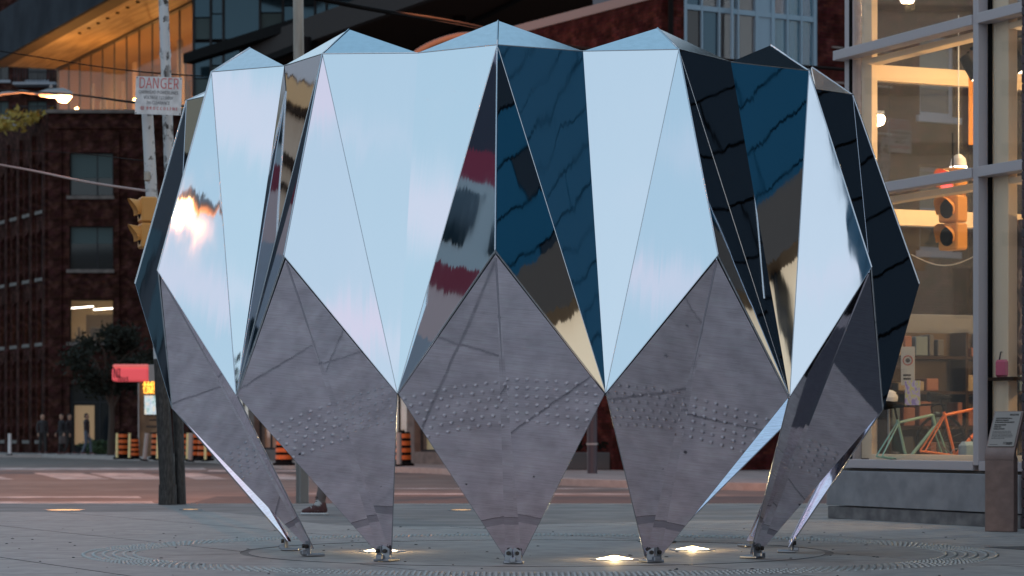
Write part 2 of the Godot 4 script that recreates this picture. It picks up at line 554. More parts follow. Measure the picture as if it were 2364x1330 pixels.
func build_ground() -> void:
	tag(sheet("ground", [Vector2(-900, -900), Vector2(900, -900), Vector2(900, 900), Vector2(-900, 900)], -0.13, 0.5, M.asphalt), "", "", "", "structure")
	tag(sheet("road", [Vector2(-80, -130), Vector2(80, -130), Vector2(80, -12.4), Vector2(-80, -12.4)], -0.12, 0.005, M.asphalt), "", "", "", "structure")
	var outline := PackedVector2Array([Vector2(-12, -9.6), Vector2(-3.4, -9.5), Vector2(-2.9, -8.4), Vector2(-2.45, -6.95), Vector2(-1.95, -5.7), Vector2(-1.5, -5.05), Vector2(-0.48, -5.1), Vector2(0.28, -5.8), Vector2(1.04, -6.3), Vector2(3.0, -7.15), Vector2(14, -7.15), Vector2(14, 24), Vector2(-12, 24)])
	var block := PackedVector2Array([Vector2(-30, -12.7), Vector2(16, -12.7), Vector2(16, 26), Vector2(-30, 26)])
	var i := 0
	for p in Geometry2D.clip_polygons(block, outline):
		if not Geometry2D.is_polygon_clockwise(p):
			tag(sheet("pavement", p, -0.003, 0.12, M.sidewalk), "", "", "", "structure")
		i += 1
	var plaza := sheet("plaza", outline, -0.016, 0.1, M.joint)
	tag(plaza, "", "", "", "structure")
	var hole := circle(2.105)
	var origin := Vector2(-3.07, -3.3) - ACROSS * 0.69
	for a in range(-9, 9):
		for b in range(-3, 10):
			var c := origin + ACROSS * 1.78 * a + ALONG * (3.7 * b)
			var g := 0.009
			var q := PackedVector2Array([c + ACROSS * g + ALONG * g, c + ACROSS * (1.78 - g) + ALONG * g, c + ACROSS * (1.78 - g) + ALONG * (3.7 - g), c + ACROSS * g + ALONG * (3.7 - g)])
			for p in Geometry2D.intersect_polygons(q, outline):
				for r in Geometry2D.clip_polygons(p, hole):
					if r.size() > 2:
						sheet("paving_slab", r, 0.0, 0.014, M.concrete, plaza, M.joint)
	sheet("round_slab", circle(2.045), 0.0, 0.014, M.concrete, plaza, M.joint)
	# dark strip painting shade onto the paving along the metal-clad block
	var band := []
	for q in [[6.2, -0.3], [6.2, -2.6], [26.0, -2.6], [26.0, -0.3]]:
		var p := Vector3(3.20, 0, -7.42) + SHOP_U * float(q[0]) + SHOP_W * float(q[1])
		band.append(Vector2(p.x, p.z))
	tag(sheet("shade_strip", band, 0.004, 0.004, mat(Color(0.07, 0.072, 0.08), 0.7)), "", "", "", "structure")
	# kerb of the near corner
	var k := mb()
	for x in range(-12, 8):
		bx(k, x * 2.0 + 0.006, x * 2.0 + 1.994, -0.125, 0.004, -12.85, -12.7, 0.012)
	tag(put("kerb", k, M.concrete), "", "", "", "structure")
	# far corner
	var far_line := []
	for q in [[-900, 117], [100, 110], [480, 90], [660, 72.7], [1030, 63], [1300, 49], [1500, 46], [1940, 43], [3400, 43], [3400, 200], [-900, 200]]:
		var w := spot(q[0], 1005, q[1])
		far_line.append(Vector2(w.x, w.z))
	tag(sheet("far_pavement", far_line, 0.0, 0.13, M.sidewalk), "", "", "", "structure")
	var fk := mb()
	for n in 8:
		var a: Vector2 = far_line[n]
		var b: Vector2 = far_line[n + 1]
		bar(fk, Vector3(a.x, -0.055, a.y), Vector3(b.x, -0.055, b.y), 0.22, 0.135)
	tag(put("far_kerb", fk, M.concrete), "", "", "", "structure")
	# paint on the road
	var y := -0.116
	var bars := []
	for q in [[-130, 8, 1092, 1107], [112, 232, 1092, 1107], [242, 372, 1092, 1107], [424, 505, 1092, 1107], [560, 700, 1095, 1108]]:
		bars.append([ground_spot(q[0] - 36, q[2], y), ground_spot(q[1] - 44, q[2], y), ground_spot(q[1] + 24, q[3], y), ground_spot(q[0] + 30, q[3], y)])
	for q in [[-300, 470, 1080, 1085], [480, 1000, 1085, 1089], [-200, 320, 1146, 1150], [-200, 350, 1158, 1163], [690, 1500, 1139, 1142], [900, 1700, 1127, 1129]]:
		bars.append([ground_spot(q[0], q[2], y), ground_spot(q[1], q[2], y), ground_spot(q[1] + 8, q[3], y), ground_spot(q[0], q[3], y)])
	var road_marks := mb()
	for q in bars:
		tri(road_marks, q[0], q[1], q[2], Vector3.UP)
		tri(road_marks, q[0], q[2], q[3], Vector3.UP)
	tag(put("road_marking", road_marks, M.road_paint), "", "", "", "structure")
	var patch := mb()
	for q in [[500, 2100, 1146, 1162], [-400, 2100, 1090, 1094]]:
		var v := [ground_spot(q[0], q[2], -0.118), ground_spot(q[1], q[2], -0.118), ground_spot(q[1] + 80, q[3], -0.118), ground_spot(q[0] - 60, q[3], -0.118)]
		tri(patch, v[0], v[1], v[2], Vector3.UP)
		tri(patch, v[0], v[2], v[3], Vector3.UP)
	tag(put("road_patch", patch, M.asphalt_new), "", "", "", "structure")

func build_grit() -> void:
	# crumbs of grit and gum spots scattered over the paving
	rng.seed = 77
	var st := mb()
	lathe(st, Transform3D(), [Vector2(0.010, 0.0), Vector2(0.008, 0.004), Vector2(0.0, 0.006)], 6)
	var mm := MultiMesh.new()
	mm.transform_format = MultiMesh.TRANSFORM_3D
	mm.mesh = st.commit()
	mm.instance_count = 150
	for i in 150:
		var k := rng.randf_range(0.35, 1.5)
		mm.set_instance_transform(i, Transform3D(Basis(Vector3.UP, rng.randf() * TAU).scaled(Vector3(k, minf(k, 0.9), k * rng.randf_range(0.5, 1.2))), Vector3(rng.randf_range(-4.2, 4.2), 0.0005, rng.randf_range(-5.0, 3.4))))
	var mi := MultiMeshInstance3D.new()
	mi.name = "grit"
	mi.multimesh = mm
	mi.material_override = M.joint
	add_child(mi)
	tag(mi, "scattered dark crumbs of grit lying on the pale paving", "grit", "", "stuff")

func build_tactile_ring() -> void:
	var ring := thing("tactile_ring", "wide ring of six rows of small steel studs set in the paving round the sculpture", "tactile paving")
	var st := mb()
	lathe(st, Transform3D(), [Vector2(0.0150, 0.0), Vector2(0.0138, 0.005), Vector2(0.0095, 0.0082), Vector2(0.0042, 0.0096), Vector2(0.0, 0.0098)], 10)
	var dome := st.commit()
	var all := []
	for row in 6:
		var r := 2.86 + 0.07 * row
		var n := int(TAU * r / 0.072)
		for i in n:
			var a := TAU * (i + 0.5 * (row % 2)) / n
			all.append(Vector3(sin(a) * r, 0.0, cos(a) * r))
	all.sort_custom(func(p, q): return p.z > q.z)
	var rest := []
	for i in all.size():
		if i < 300:
			var o := MeshInstance3D.new()
			o.name = "stud"
			o.mesh = dome
			o.material_override = M.stud
			o.position = all[i]
			ring.add_child(o, true)
		else:
			rest.append(all[i])
	var mm := MultiMesh.new()
	mm.transform_format = MultiMesh.TRANSFORM_3D
	mm.mesh = dome
	mm.instance_count = rest.size()
	for i in rest.size():
		mm.set_instance_transform(i, Transform3D(Basis(), rest[i]))
	var mi := MultiMeshInstance3D.new()
	mi.name = "studs"
	mi.multimesh = mm
	mi.material_override = M.stud
	ring.add_child(mi, true)
	mi.set_meta("kind", "stuff")

# ------------------------------------------------------------------ the sculpture
const AXIS := Vector3(-0.04, 0.0, 0.0)

func on_ring(deg: float, r: float, y: float) -> Vector3:
	return AXIS + Vector3(sin(deg_to_rad(deg)) * r, y, cos(deg_to_rad(deg)) * r)

func panel(called: String, tris: Array, m: Material, parent: Node, thick := 0.010, shrink := 0.0) -> MeshInstance3D:
	var st := mb()
	for t in tris:
		var a: Vector3 = t[0]
		var b: Vector3 = t[1]
		var c: Vector3 = t[2]
		var n := (b - a).cross(c - a).normalized()
		var mid := (a + b + c) / 3.0
		if n.dot(mid - Vector3(AXIS.x, mid.y * 0.6 + 0.3, 0)) < 0.0:
			n = -n
		var e := Vector3.UP.cross(n).normalized()
		var v := n.cross(e)
		for side in [0, 1]:
			var nn := n if side == 0 else -n
			var q := [a - n * thick * side, b - n * thick * side, c - n * thick * side]
			if (q[1] - q[0]).cross(q[2] - q[0]).dot(nn) > 0.0:
				q = [q[0], q[2], q[1]]
			for p in q:
				st.set_normal(nn)
				st.set_uv(Vector2(p.dot(e), p.dot(v)))
				st.add_vertex(p)
		for k in 3:
			var p0: Vector3 = t[k]
			var p1: Vector3 = t[(k + 1) % 3]
			var en := n.cross(p1 - p0).normalized()
			if en.dot(mid - p0) > 0.0:
				en = -en
			st.set_uv(Vector2.ZERO)
			tri(st, p0, p1, p1 - n * thick, en)
			tri(st, p0, p1 - n * thick, p0 - n * thick, en)
	return put(called, st, m, parent)

func build_sculpture() -> void:
	var root := thing("mirror_sculpture", "ring of tall faceted mirror-polished steel crystals standing on narrow points on the plaza", "sculpture")
	var V3 := Vector3.ZERO
	var degs := [-95.5, -65.5, -35.5, -5.5, 24.5, 54.5, 84.5, 114.5, 144.5]
	var peak := [on_ring(-95.5, 2.04, 3.455), Vector3(-1.977, 3.467, 0.848), Vector3(-1.255, 3.467, 1.638), Vector3(-0.283, 3.466, 1.994), Vector3(0.741, 3.448, 1.812), Vector3(1.537, 3.439, 1.150), on_ring(84.5, 1.97, 3.43), on_ring(114.5, 2.0, 3.44), on_ring(144.5, 2.0, 3.44)]
	var brow := [Vector3(-2.541, 3.242, -0.19), Vector3(-2.226, 3.286, 0.964), Vector3(-1.410, 3.274, 1.874), Vector3(-0.287, 3.269, 2.290), Vector3(0.860, 3.270, 2.090), Vector3(1.771, 3.243, 1.328), Vector3(2.208, 3.230, 0.214), on_ring(114.5, 2.27, 3.24), on_ring(144.5, 2.27, 3.24)]
	var shoulder := [Vector3(-2.917, 1.924, -0.218), Vector3(-2.569, 1.932, 1.130), Vector3(-1.627, 1.958, 2.214), Vector3(-0.297, 1.957, 2.708), Vector3(1.078, 1.945, 2.476), Vector3(2.152, 1.926, 1.580), Vector3(2.671, 1.896, 0.262), on_ring(114.5, 2.72, 1.92), on_ring(144.5, 2.72, 1.92)]
	var foot := [Vector3(-1.803, 0.05, -0.168), Vector3(-1.578, 0.043, 0.716), Vector3(-1.032, 0.034, 1.424), Vector3(-0.186, 0.028, 1.750), Vector3(0.721, 0.022, 1.612), Vector3(1.441, 0.022, 1.036), Vector3(1.764, 0.022, 0.174), on_ring(114.5, 1.78, 0.03), on_ring(144.5, 1.78, 0.03)]
	var dip := [on_ring(-110.5, 2.12, 3.25), on_ring(-80.5, 2.12, 3.25), Vector3(-1.701, 3.273, 1.342), Vector3(-0.796, 3.265, 1.970), Vector3(0.255, 3.262, 2.068), Vector3(1.229, 3.260, 1.608), on_ring(69.5, 2.06, 3.20), on_ring(99.5, 2.06, 3.22), on_ring(129.5, 2.06, 3.24), on_ring(159.5, 2.06, 3.24)]
	var waist := [on_ring(-110.5, 2.54, 1.05), Vector3(-2.567, 1.017, 0.420), Vector3(-1.992, 1.090, 1.590), Vector3(-0.909, 1.091, 2.342), Vector3(0.383, 1.092, 2.466), Vector3(1.578, 1.076, 1.930), Vector3(2.329, 1.006, 0.878), on_ring(99.5, 2.5, 1.04), on_ring(124.0, 2.52, 1.05), on_ring(159.5, 2.5, 1.05)]
	for i in 9:
		var P: Vector3 = peak[i]
		var V: Vector3 = brow[i]
		var S: Vector3 = shoulder[i]
		var F: Vector3 = foot[i]
		var rad := Vector3(sin(deg_to_rad(degs[i])), 0, cos(deg_to_rad(degs[i])))
		var tan_dir := Vector3(rad.z, 0, -rad.x)
		var fr := mb()
		# the dark frame behind the waist joint, and the inner ribs
		for s in [0, 1]:
			var w: Vector3 = waist[i + s]
			tube(fr, [S - rad * 0.05 + Vector3(0, -0.02, 0), w - rad * 0.05 + Vector3(0, 0.0, 0)], 0.032, 6)
		var body := put("crystal", fr, M.frame_dark, root)
		for s in [0, 1]:
			var w: Vector3 = waist[i + s]
			var d: Vector3 = dip[i + s]
			var sgn := -1.0 if s == 0 else 1.0
			panel("upper_facet", [[V, S, w]], M.mirror, body)
			panel("upper_facet", [[V, d, w]], M.mirror, body)
			panel("cap_facet", [[P, V, d]], M.cap, body)
			# lower half: a hair of a gap under the mirror skirt
			var fe := F + tan_dir * 0.052 * sgn + Vector3(0, 0.012, 0)
			var s2 := S + (F - S).normalized() * 0.030 - rad * 0.004
			var w2 := w + (F - w).normalized() * 0.012 + (s2 - w).normalized() * 0.006
			panel("lower_facet", [[s2, w2, fe], [s2, fe, F + Vector3(0, 0.012, 0)]], M.lower, body)
			var fl := mb()
			tube(fl, [V, w], 0.0028, 6)
			tube(fl, [V, d], 0.004, 6)
			tube(fl, [S - rad * 0.004, w - rad * 0.004], 0.0035, 6)
			put("folded_edge", fl, M.fold, body)
			var lip := mb()
			tube(lip, [w2 - rad * 0.005, fe - rad * 0.005], 0.004, 6)
			put("lower_lip", lip, M.fold, body)
		var crease := mb()
		tube(crease, [S + (F - S).normalized() * 0.05 - rad * 0.003, F + Vector3(0, 0.05, 0) - rad * 0.001], 0.0065, 6)
		put("crease_fold", crease, M.lower_fold, body)
		var ridge := mb()
		tube(ridge, [P, V, S], 0.006, 8)
		put("ridge_fold", ridge, M.fold, body)
		# foot: a bent bracket with two bolts on an anchor plate
		var fb := Basis(tan_dir, Vector3.UP, rad)
		var up := F + rad * 0.012
		var br := mb()
		for sg in [-1.0, 1.0]:
			box(br, Transform3D(fb * Basis(Vector3.UP, 0.30 * sg), Vector3(up.x, 0.062, up.z) + tan_dir * 0.029 * sg + rad * 0.012), Vector3(0.052, 0.085, 0.008), 0.002)
		box(br, Transform3D(fb, Vector3(up.x, 0.028, up.z) + rad * 0.03), Vector3(0.045, 0.03, 0.05), 0.004)
		put("foot_bracket", br, M.galv, body)
		for sg in [-1.0, 1.0]:
			var bo := mb()
			tube(bo, [Vector3(up.x, 0.07, up.z) + tan_dir * 0.027 * sg + rad * 0.014, Vector3(up.x, 0.07, up.z) + tan_dir * 0.03 * sg + rad * 0.036], 0.014, 6)
			put("bolt", bo, M.bolt, body)
		var pl := mb()
		box(pl, Transform3D(fb, Vector3(F.x, 0.0115, F.z) - rad * 0.02), Vector3(0.125, 0.017, 0.13), 0.004)
		put("anchor_plate", pl, M.galv, body)

func build_uplights() -> void:
	var labels := ["lit round uplight in the paving half hidden by a front point left of centre", "brightest lit uplight in the paving in front between the two front points", "lit uplight in the paving behind the right front point"]
	var at := [Vector3(-1.13, 0, 0.0), Vector3(0.49, 0, 1.2), Vector3(1.11, 0, -0.26)]
	for i in 3:
		var t := thing("ground_uplight", labels[i], "ground light", at[i], Basis(), "lit uplights under the sculpture")
		var rim := mb()
		lathe(rim, Transform3D(), [Vector2(0.165, 0.0005), Vector2(0.163, 0.006), Vector2(0.136, 0.008), Vector2(0.130, 0.003)], 28)
		put("rim", rim, M.galv, t)
		var lens := mb()
		lathe(lens, Transform3D(), [Vector2(0.132, 0.003), Vector2(0.10, 0.010), Vector2(0.06, 0.017), Vector2(0.025, 0.024), Vector2(0.0, 0.027)], 24)
		put("lamp_lens", lens, emit(Color(1.0, 0.86, 0.58), 9.0), t)
		glow(Vector3(0, 0.05, 0), 0.22, 0.02, Color(1.0, 0.84, 0.58), t)
	var orange := emit(Color(1.0, 0.55, 0.22), 1.6)
	var n := 0
	for q in [[150, 1178, 0.19, "glowing orange flush cover at the pavement edge on the far left"], [440, 1177, 0.10, "small glowing flush light beside the foot of the wooden-brown pole"], [1065, 1178, 0.12, "thin glowing flush light on the pavement seen between the front points"]]:
		var g := ground_spot(q[0], q[1])
		var st := mb()
		lathe(st, Transform3D(Basis(), Vector3(0, 0.0, 0)), [Vector2(q[2] + 0.03, -0.002), Vector2(q[2] + 0.03, 0.004), Vector2(q[2], 0.006)], 24)
		var t2 := thing("flush_light", q[3], "ground light", g)
		put("rim", st, M.galv, t2)
		var l := mb()
		lathe(l, Transform3D(), [Vector2(q[2], 0.004), Vector2(0.0, 0.007)], 24)
		put("lamp_lens", l, orange, t2)
		n += 1

# ------------------------------------------------------------------ left: poles, sign, traffic signal, cables
func build_poles() -> void:
	var b1 := ground_spot(387, 1165)
	var p1 := thing("utility_pole", "thick leaning steel pole with peeling white paint and a dark foot left of the sculpture", "pole", b1)
	var top1 := spot(338, 225, 30.7) - b1
	var mid1 := top1 * 0.36
	var st := mb()
	tube(st, [mid1, top1], [0.078, 0.068], 20)
	put("painted_shaft", st, M.peeling_light, p1)
	st = mb()
	tube(st, [Vector3(0, 0.0, 0), Vector3(0.0, 0.24, 0)], [0.112, 0.108], 20)
	tube(st, [Vector3(0, 0.24, 0), mid1], [0.098, 0.078], 20)
	put("dark_foot", st, M.pole_low, p1)
	st = mb()
	tube(st, [top1, top1 + Vector3(0, 0.05, 0)], [0.075, 0.03], 16)
	put("pole_cap", st, M.steel_grey, p1)
	st = mb()
	box(st, Transform3D(Basis(), spot(340, 407, 30.4) - b1), Vector3(0.07, 0.12, 0.09), 0.015)
	put("clamp", st, M.pole_tan, p1)
	var b2 := ground_spot(415, 1165) + Vector3(0, 0, -0.12)
	var p2 := thing("utility_pole", "slimmer tall steel pole with rust patches beside the thick one, carrying the danger sign", "pole", b2)
	var top2 := spot(373, -120, 31.0) - b2
	st = mb()
	tube(st, [top2 * 0.36, top2 * 0.80], [0.066, 0.062], 20)
	tube(st, [top2 * 0.80, top2 * 0.805, top2 * 0.815, top2 * 0.82], [0.062, 0.071, 0.071, 0.062], 20)
	tube(st, [top2 * 0.82, top2], [0.062, 0.058], 20)
	put("painted_shaft", st, M.peeling, p2)
	st = mb()
	tube(st, [Vector3.ZERO, top2 * 0.36], [0.062, 0.064], 18)
	put("dark_foot", st, M.pole_low, p2)
	# tall light-grey lamp column behind the sculpture
	var b3 := ground_spot(698, 1163)
	var p3 := thing("lamp_column", "square pale grey metal column rising behind the left crystals", "pole", b3)
	var top3 := spot(686, -260, 31.4) - b3
	st = mb()
	box(st, Transform3D(Basis(Vector3.UP, 0.5), Vector3(0, 0.32, 0)), Vector3(0.125, 0.64, 0.125), 0.012)
	put("pedestal", st, M.steel_grey, p3)
	st = mb()
	tube(st, [Vector3(0, 0.64, 0), top3], [0.07, 0.062], 8)
	put("shaft", st, M.pole_tan, p3)
	var arm_end := Vector3(1.6, 8.6, -3.6)  # lamp head added out of view to warm the road
	st = mb()
	tube(st, [top3, top3 * 1.22, Vector3(0.5, 8.9, -1.2), arm_end + Vector3(0, 0.22, 0)], 0.05, 8)
	put("bracket_arm", st, M.steel_grey, p3)
	st = mb()
	box(st, Transform3D(Basis(), arm_end + Vector3(0, 0.17, -0.1)), Vector3(0.3, 0.14, 0.7), 0.03)
	put("lamp_housing", st, M.steel_grey, p3)
	st = mb()
	lathe(st, Transform3D(Basis(), arm_end + Vector3(0, 0.09, 0)), [Vector2(0.0, -0.09), Vector2(0.11, -0.06), Vector2(0.15, 0.008)], 16)
	put("lamp_lens", st, M.sodium, p3)
	var sp := SpotLight3D.new()        # added cut-off light, unseen above, warming the carriageway and not the plaza
	sp.name = "lamp_light"
	sp.position = arm_end + Vector3(0, -0.06, 0)
	sp.light_energy = 120.0
	sp.light_size = 0.08
	sp.light_color = Color(1.0, 0.60, 0.40)
	sp.spot_range = 60.0
	sp.spot_attenuation = 2.0
	sp.spot_angle = 62.0
	sp.spot_angle_attenuation = 0.5
	sp.shadow_enabled = true
	p3.add_child(sp)
	sp.basis = Basis.looking_at(Vector3(0.0, -1.0, -1.15), Vector3.UP)

func build_danger_sign() -> void:
	var c := spot(365.5, 221, 30.35)
	var s := thing("danger_sign", "white danger sign about overhead powerlines fixed to the leaning white poles", "sign", c, Basis(Vector3.BACK, -0.035))
	var st := mb()
	var w := 0.272
	var h := 0.222
	var n := 12      # the sheet bows a little round the poles
	for i in n:
		var x0 := -w + 2 * w * i / n
		var x1 := -w + 2 * w * (i + 1) / n
		var z0 := -0.10 * x0 * x0
		var z1 := -0.10 * x1 * x1
		var q := [Vector3(x0, -h, z0), Vector3(x1, -h, z1), Vector3(x1, h, z1), Vector3(x0, h, z0)]
		face(st, q, Vector3(0, 0, -5))
		var back := []
		for p in q:
			back.append(p - Vector3(0, 0, 0.004))
		face(st, back, Vector3(0, 0, 5))
	put("board", st, textured(noise_tex(0.03, Color(0.62, 0.60, 0.60), Color(0.78, 0.76, 0.76), 51, 256, 5), 1.0, 0.55, false), s)
	lettering(s, "lettering", "DANGER", 0.122, 0.465, Vector3(0, 0.142, 0.001), M.red_ink, "Droid Sans")
	lettering(s, "lettering", "OVERHEAD POWERLINES", 0.036, 0.465, Vector3(0, 0.038, 0.001), M.grey_ink)
	lettering(s, "lettering", "VOLTAGE 127,000V", 0.036, 0.345, Vector3(0, -0.024, 0.001), M.grey_ink)
	lettering(s, "lettering", "3m CLEARANCE", 0.036, 0.275, Vector3(0, -0.085, 0.001), M.grey_ink)
	lettering(s, "lettering", "B R O C C O L I N I", 0.034, 0.36, Vector3(0.045, -0.150, 0.001), M.red_ink, "Droid Sans", 700)
	var lg := mb()
	for k in 4:
		var a := PI / 4 + PI / 2 * k
		bar(lg, Vector3(-0.185 + 0.024 * cos(a), -0.150 + 0.024 * sin(a), 0.0), Vector3(-0.185 + 0.024 * cos(a + PI / 2), -0.150 + 0.024 * sin(a + PI / 2), 0.0), 0.005, 0.003)
	bx(lg, -0.195, -0.191, -0.162, -0.138, -0.003, 0.002)
	bx(lg, -0.179, -0.175, -0.162, -0.138, -0.003, 0.002)
	put("logo", lg, M.red_ink, s)
	for x in [-0.257, 0.257]:
		for y in [-0.207, 0.207]:
			var sc := mb()
			tube(sc, [Vector3(x, y, -0.012), Vector3(x, y, -0.002)], 0.007, 8)
			put("screw", sc, M.bolt, s)

func traffic_signal(label: String, at: Vector3, basis: Basis, lit := -1, sections := 3) -> Node3D:
	var t := thing("traffic_signal", label, "traffic light", at, basis)
	var red := emit(Color(1.0, 0.08, 0.07), 3.0)
	for k in sections:
		var y := 0.26 * (sections - 1) - k * 0.33
		var st := mb()
		box(st, Transform3D(Basis(), Vector3(0, y, 0)), Vector3(0.30, 0.318, 0.20), 0.02)
		box(st, Transform3D(Basis(), Vector3(0, y, -0.115)), Vector3(0.24, 0.25, 0.03), 0.012)
		bx(st, -0.165, -0.15, y - 0.10, y - 0.06, -0.04, 0.06)
		bx(st, -0.165, -0.15, y + 0.06, y + 0.10, -0.04, 0.06)
		put("housing", st, M.yellow, t)
		var v := mb()
		var n := 14
		for i in n:
			var a0 := -0.5 + (PI + 1.0) * i / n
			var a1 := -0.5 + (PI + 1.0) * (i + 1) / n
			var l0 := 0.05 + 0.10 * maxf(0.0, sin(a0))
			var l1 := 0.05 + 0.10 * maxf(0.0, sin(a1))
			for off in [0.0, 0.006]:
				var r: float = 0.125 - off
				var q := [Vector3(cos(a0) * r, y + sin(a0) * r, 0.10), Vector3(cos(a1) * r, y + sin(a1) * r, 0.10), Vector3(cos(a1) * (r + 0.02), y + sin(a1) * (r + 0.02), 0.10 + l1), Vector3(cos(a0) * (r + 0.02), y + sin(a0) * (r + 0.02), 0.10 + l0)]
				face(v, q, Vector3(0, y, 0.15) if off == 0.0 else Vector3(cos(a0), y + sin(a0), 0.15) * 3.0)
		put("visor", v, M.yellow, t)
		var le := mb()
		lathe(le, Transform3D(Basis(Vector3.RIGHT, PI / 2), Vector3(0, y, 0.101)), [Vector2(0.115, 0.0), Vector2(0.07, 0.018), Vector2(0, 0.024)], 16)
		put("signal_lens", le, red if k == lit else M.black, t)
	return t

func cable(called: String, label: String, pts: Array, r: float, m: Material, category := "cable") -> MeshInstance3D:
	# a hanging cable through surveyed points, rounded by a curve
	var c := Curve3D.new()
	for i in pts.size():
		var a: Vector3 = pts[maxi(i - 1, 0)]
		var b: Vector3 = pts[mini(i + 1, pts.size() - 1)]
		var tng := (b - a) / 6.0
		c.add_point(pts[i], -tng, tng)
	var path := []
	var n := pts.size() * 8
	for i in n + 1:
		path.append(c.sample_baked(c.get_baked_length() * i / n, true))
	var st := mb()
	tube(st, path, r, 6)
	var o := put(called, st, m)
	tag(o, label, category)
	return o

func build_cables() -> void:
	cable("overhead_cable", "thin knotted cable crossing the amber glazed pavilion above the danger sign", [spot(-40, 112, 40), spot(90, 132, 38), spot(200, 150, 36), spot(300, 163, 33), spot(375, 170, 31), spot(470, 176, 33)], 0.008, M.cable)
	cable("overhead_cable", "dark cable passing level with the lit street lamp to the danger sign", [spot(-40, 206, 60), spot(150, 217, 45), spot(315, 237, 31.2), spot(440, 246, 34)], 0.014, M.cable)
	var pink := mat(Color(0.34, 0.17, 0.14), 0.5)  # rosy light falling on the wire is put into its colour
	cable("overhead_cable", "streetcar wire coloured as if lit pink sloping down in front of the brick windows to the pole", [spot(-60, 370, 44), spot(80, 395, 40), spot(200, 420, 35), spot(345, 442, 31)], 0.016, pink)
	cable("overhead_cable", "faint thin cable across the upper brick windows", [spot(-60, 343, 50), spot(150, 352, 44), spot(340, 372, 31)], 0.006, M.cable)
	cable("overhead_cable", "long thick dark cable dipping across the buildings behind the crystal tops", [spot(700, -10, 33), spot(860, 22, 34), spot(1040, 50, 36), spot(1200, 84, 38), spot(1350, 113, 40), spot(1560, 128, 42), spot(1760, 146, 44), spot(1990, 164, 46)], 0.030, M.cable)
	cable("overhead_cable", "thin dark cable just under the thick one behind the crystal tops", [spot(900, 30, 33), spot(1100, 66, 36), spot(1300, 108, 38), spot(1480, 122, 40)], 0.010, M.cable)
	cable("bracket_arm", "curved pale pipe arm showing between two crystal tops", [spot(930, 150, 40), spot(968, 118, 40), spot(1010, 97, 40), spot(1055, 84, 40), spot(1100, 81, 40), spot(1180, 82, 40)], 0.055, mat(Color(0.06, 0.05, 0.045), 0.8), "pipe")

func street_lamp(label: String, head_at: Vector3, arm_dir: Vector3, bright: float, post_x: float) -> void:
	# head_at: middle of the lens; the arm leads away along arm_dir to a post
	var t := thing("street_lamp", label, "street lamp", head_at)
	var z := arm_dir
	var x := Vector3.UP.cross(z).normalized()
	var b := Basis(x, Vector3.UP, z)
	var st := mb()
	var path := [b * Vector3(0, 0.12, -0.22), b * Vector3(0, 0.16, 0.0), b * Vector3(0, 0.15, 0.35), b * Vector3(0, 0.13, 0.6)]
	tube(st, path, [0.07, 0.13, 0.12, 0.06], 12)
	put("lamp_housing", st, M.steel_grey, t)
	st = mb()
	tube(st, [b * Vector3(0, 0.13, 0.6), b * Vector3(0, 0.18, 1.0), b * Vector3(0, 0.12, 1.5), b * Vector3(0, -0.08, 1.9), b * Vector3(0, -0.3, post_x)], 0.04, 8)
	put("bracket_arm", st, M.steel_grey, t)
	st = mb()
	tube(st, [b * Vector3(0, 0.3, post_x), b * Vector3(0, -head_at.y, post_x)], [0.08, 0.13], 12)
	put("lamp_post", st, M.steel_grey, t)
	st = mb()
	lathe(st, Transform3D(b.scaled_local(Vector3(0.7, 1, 1)), b * Vector3(0, 0.07, 0)), [Vector2(0.0, -0.13), Vector2(0.10, -0.125), Vector2(0.17, -0.06), Vector2(0.215, 0.02)], 18)
	put("lamp_lens", st, M.sodium if bright > 40.0 else emit(Color(1.0, 0.66, 0.36), 3.5), t)
	st = mb()
	lathe(st, Transform3D(Basis(), b * Vector3(0, 0.28, 0.30)), [Vector2(0.04, 0.0), Vector2(0.04, 0.07), Vector2(0, 0.09)], 10)
	put("photocell", st, M.steel_grey, t)
	glow(Vector3(0, -0.12, 0), bright, 0.12, Color(1.0, 0.60, 0.36), t)

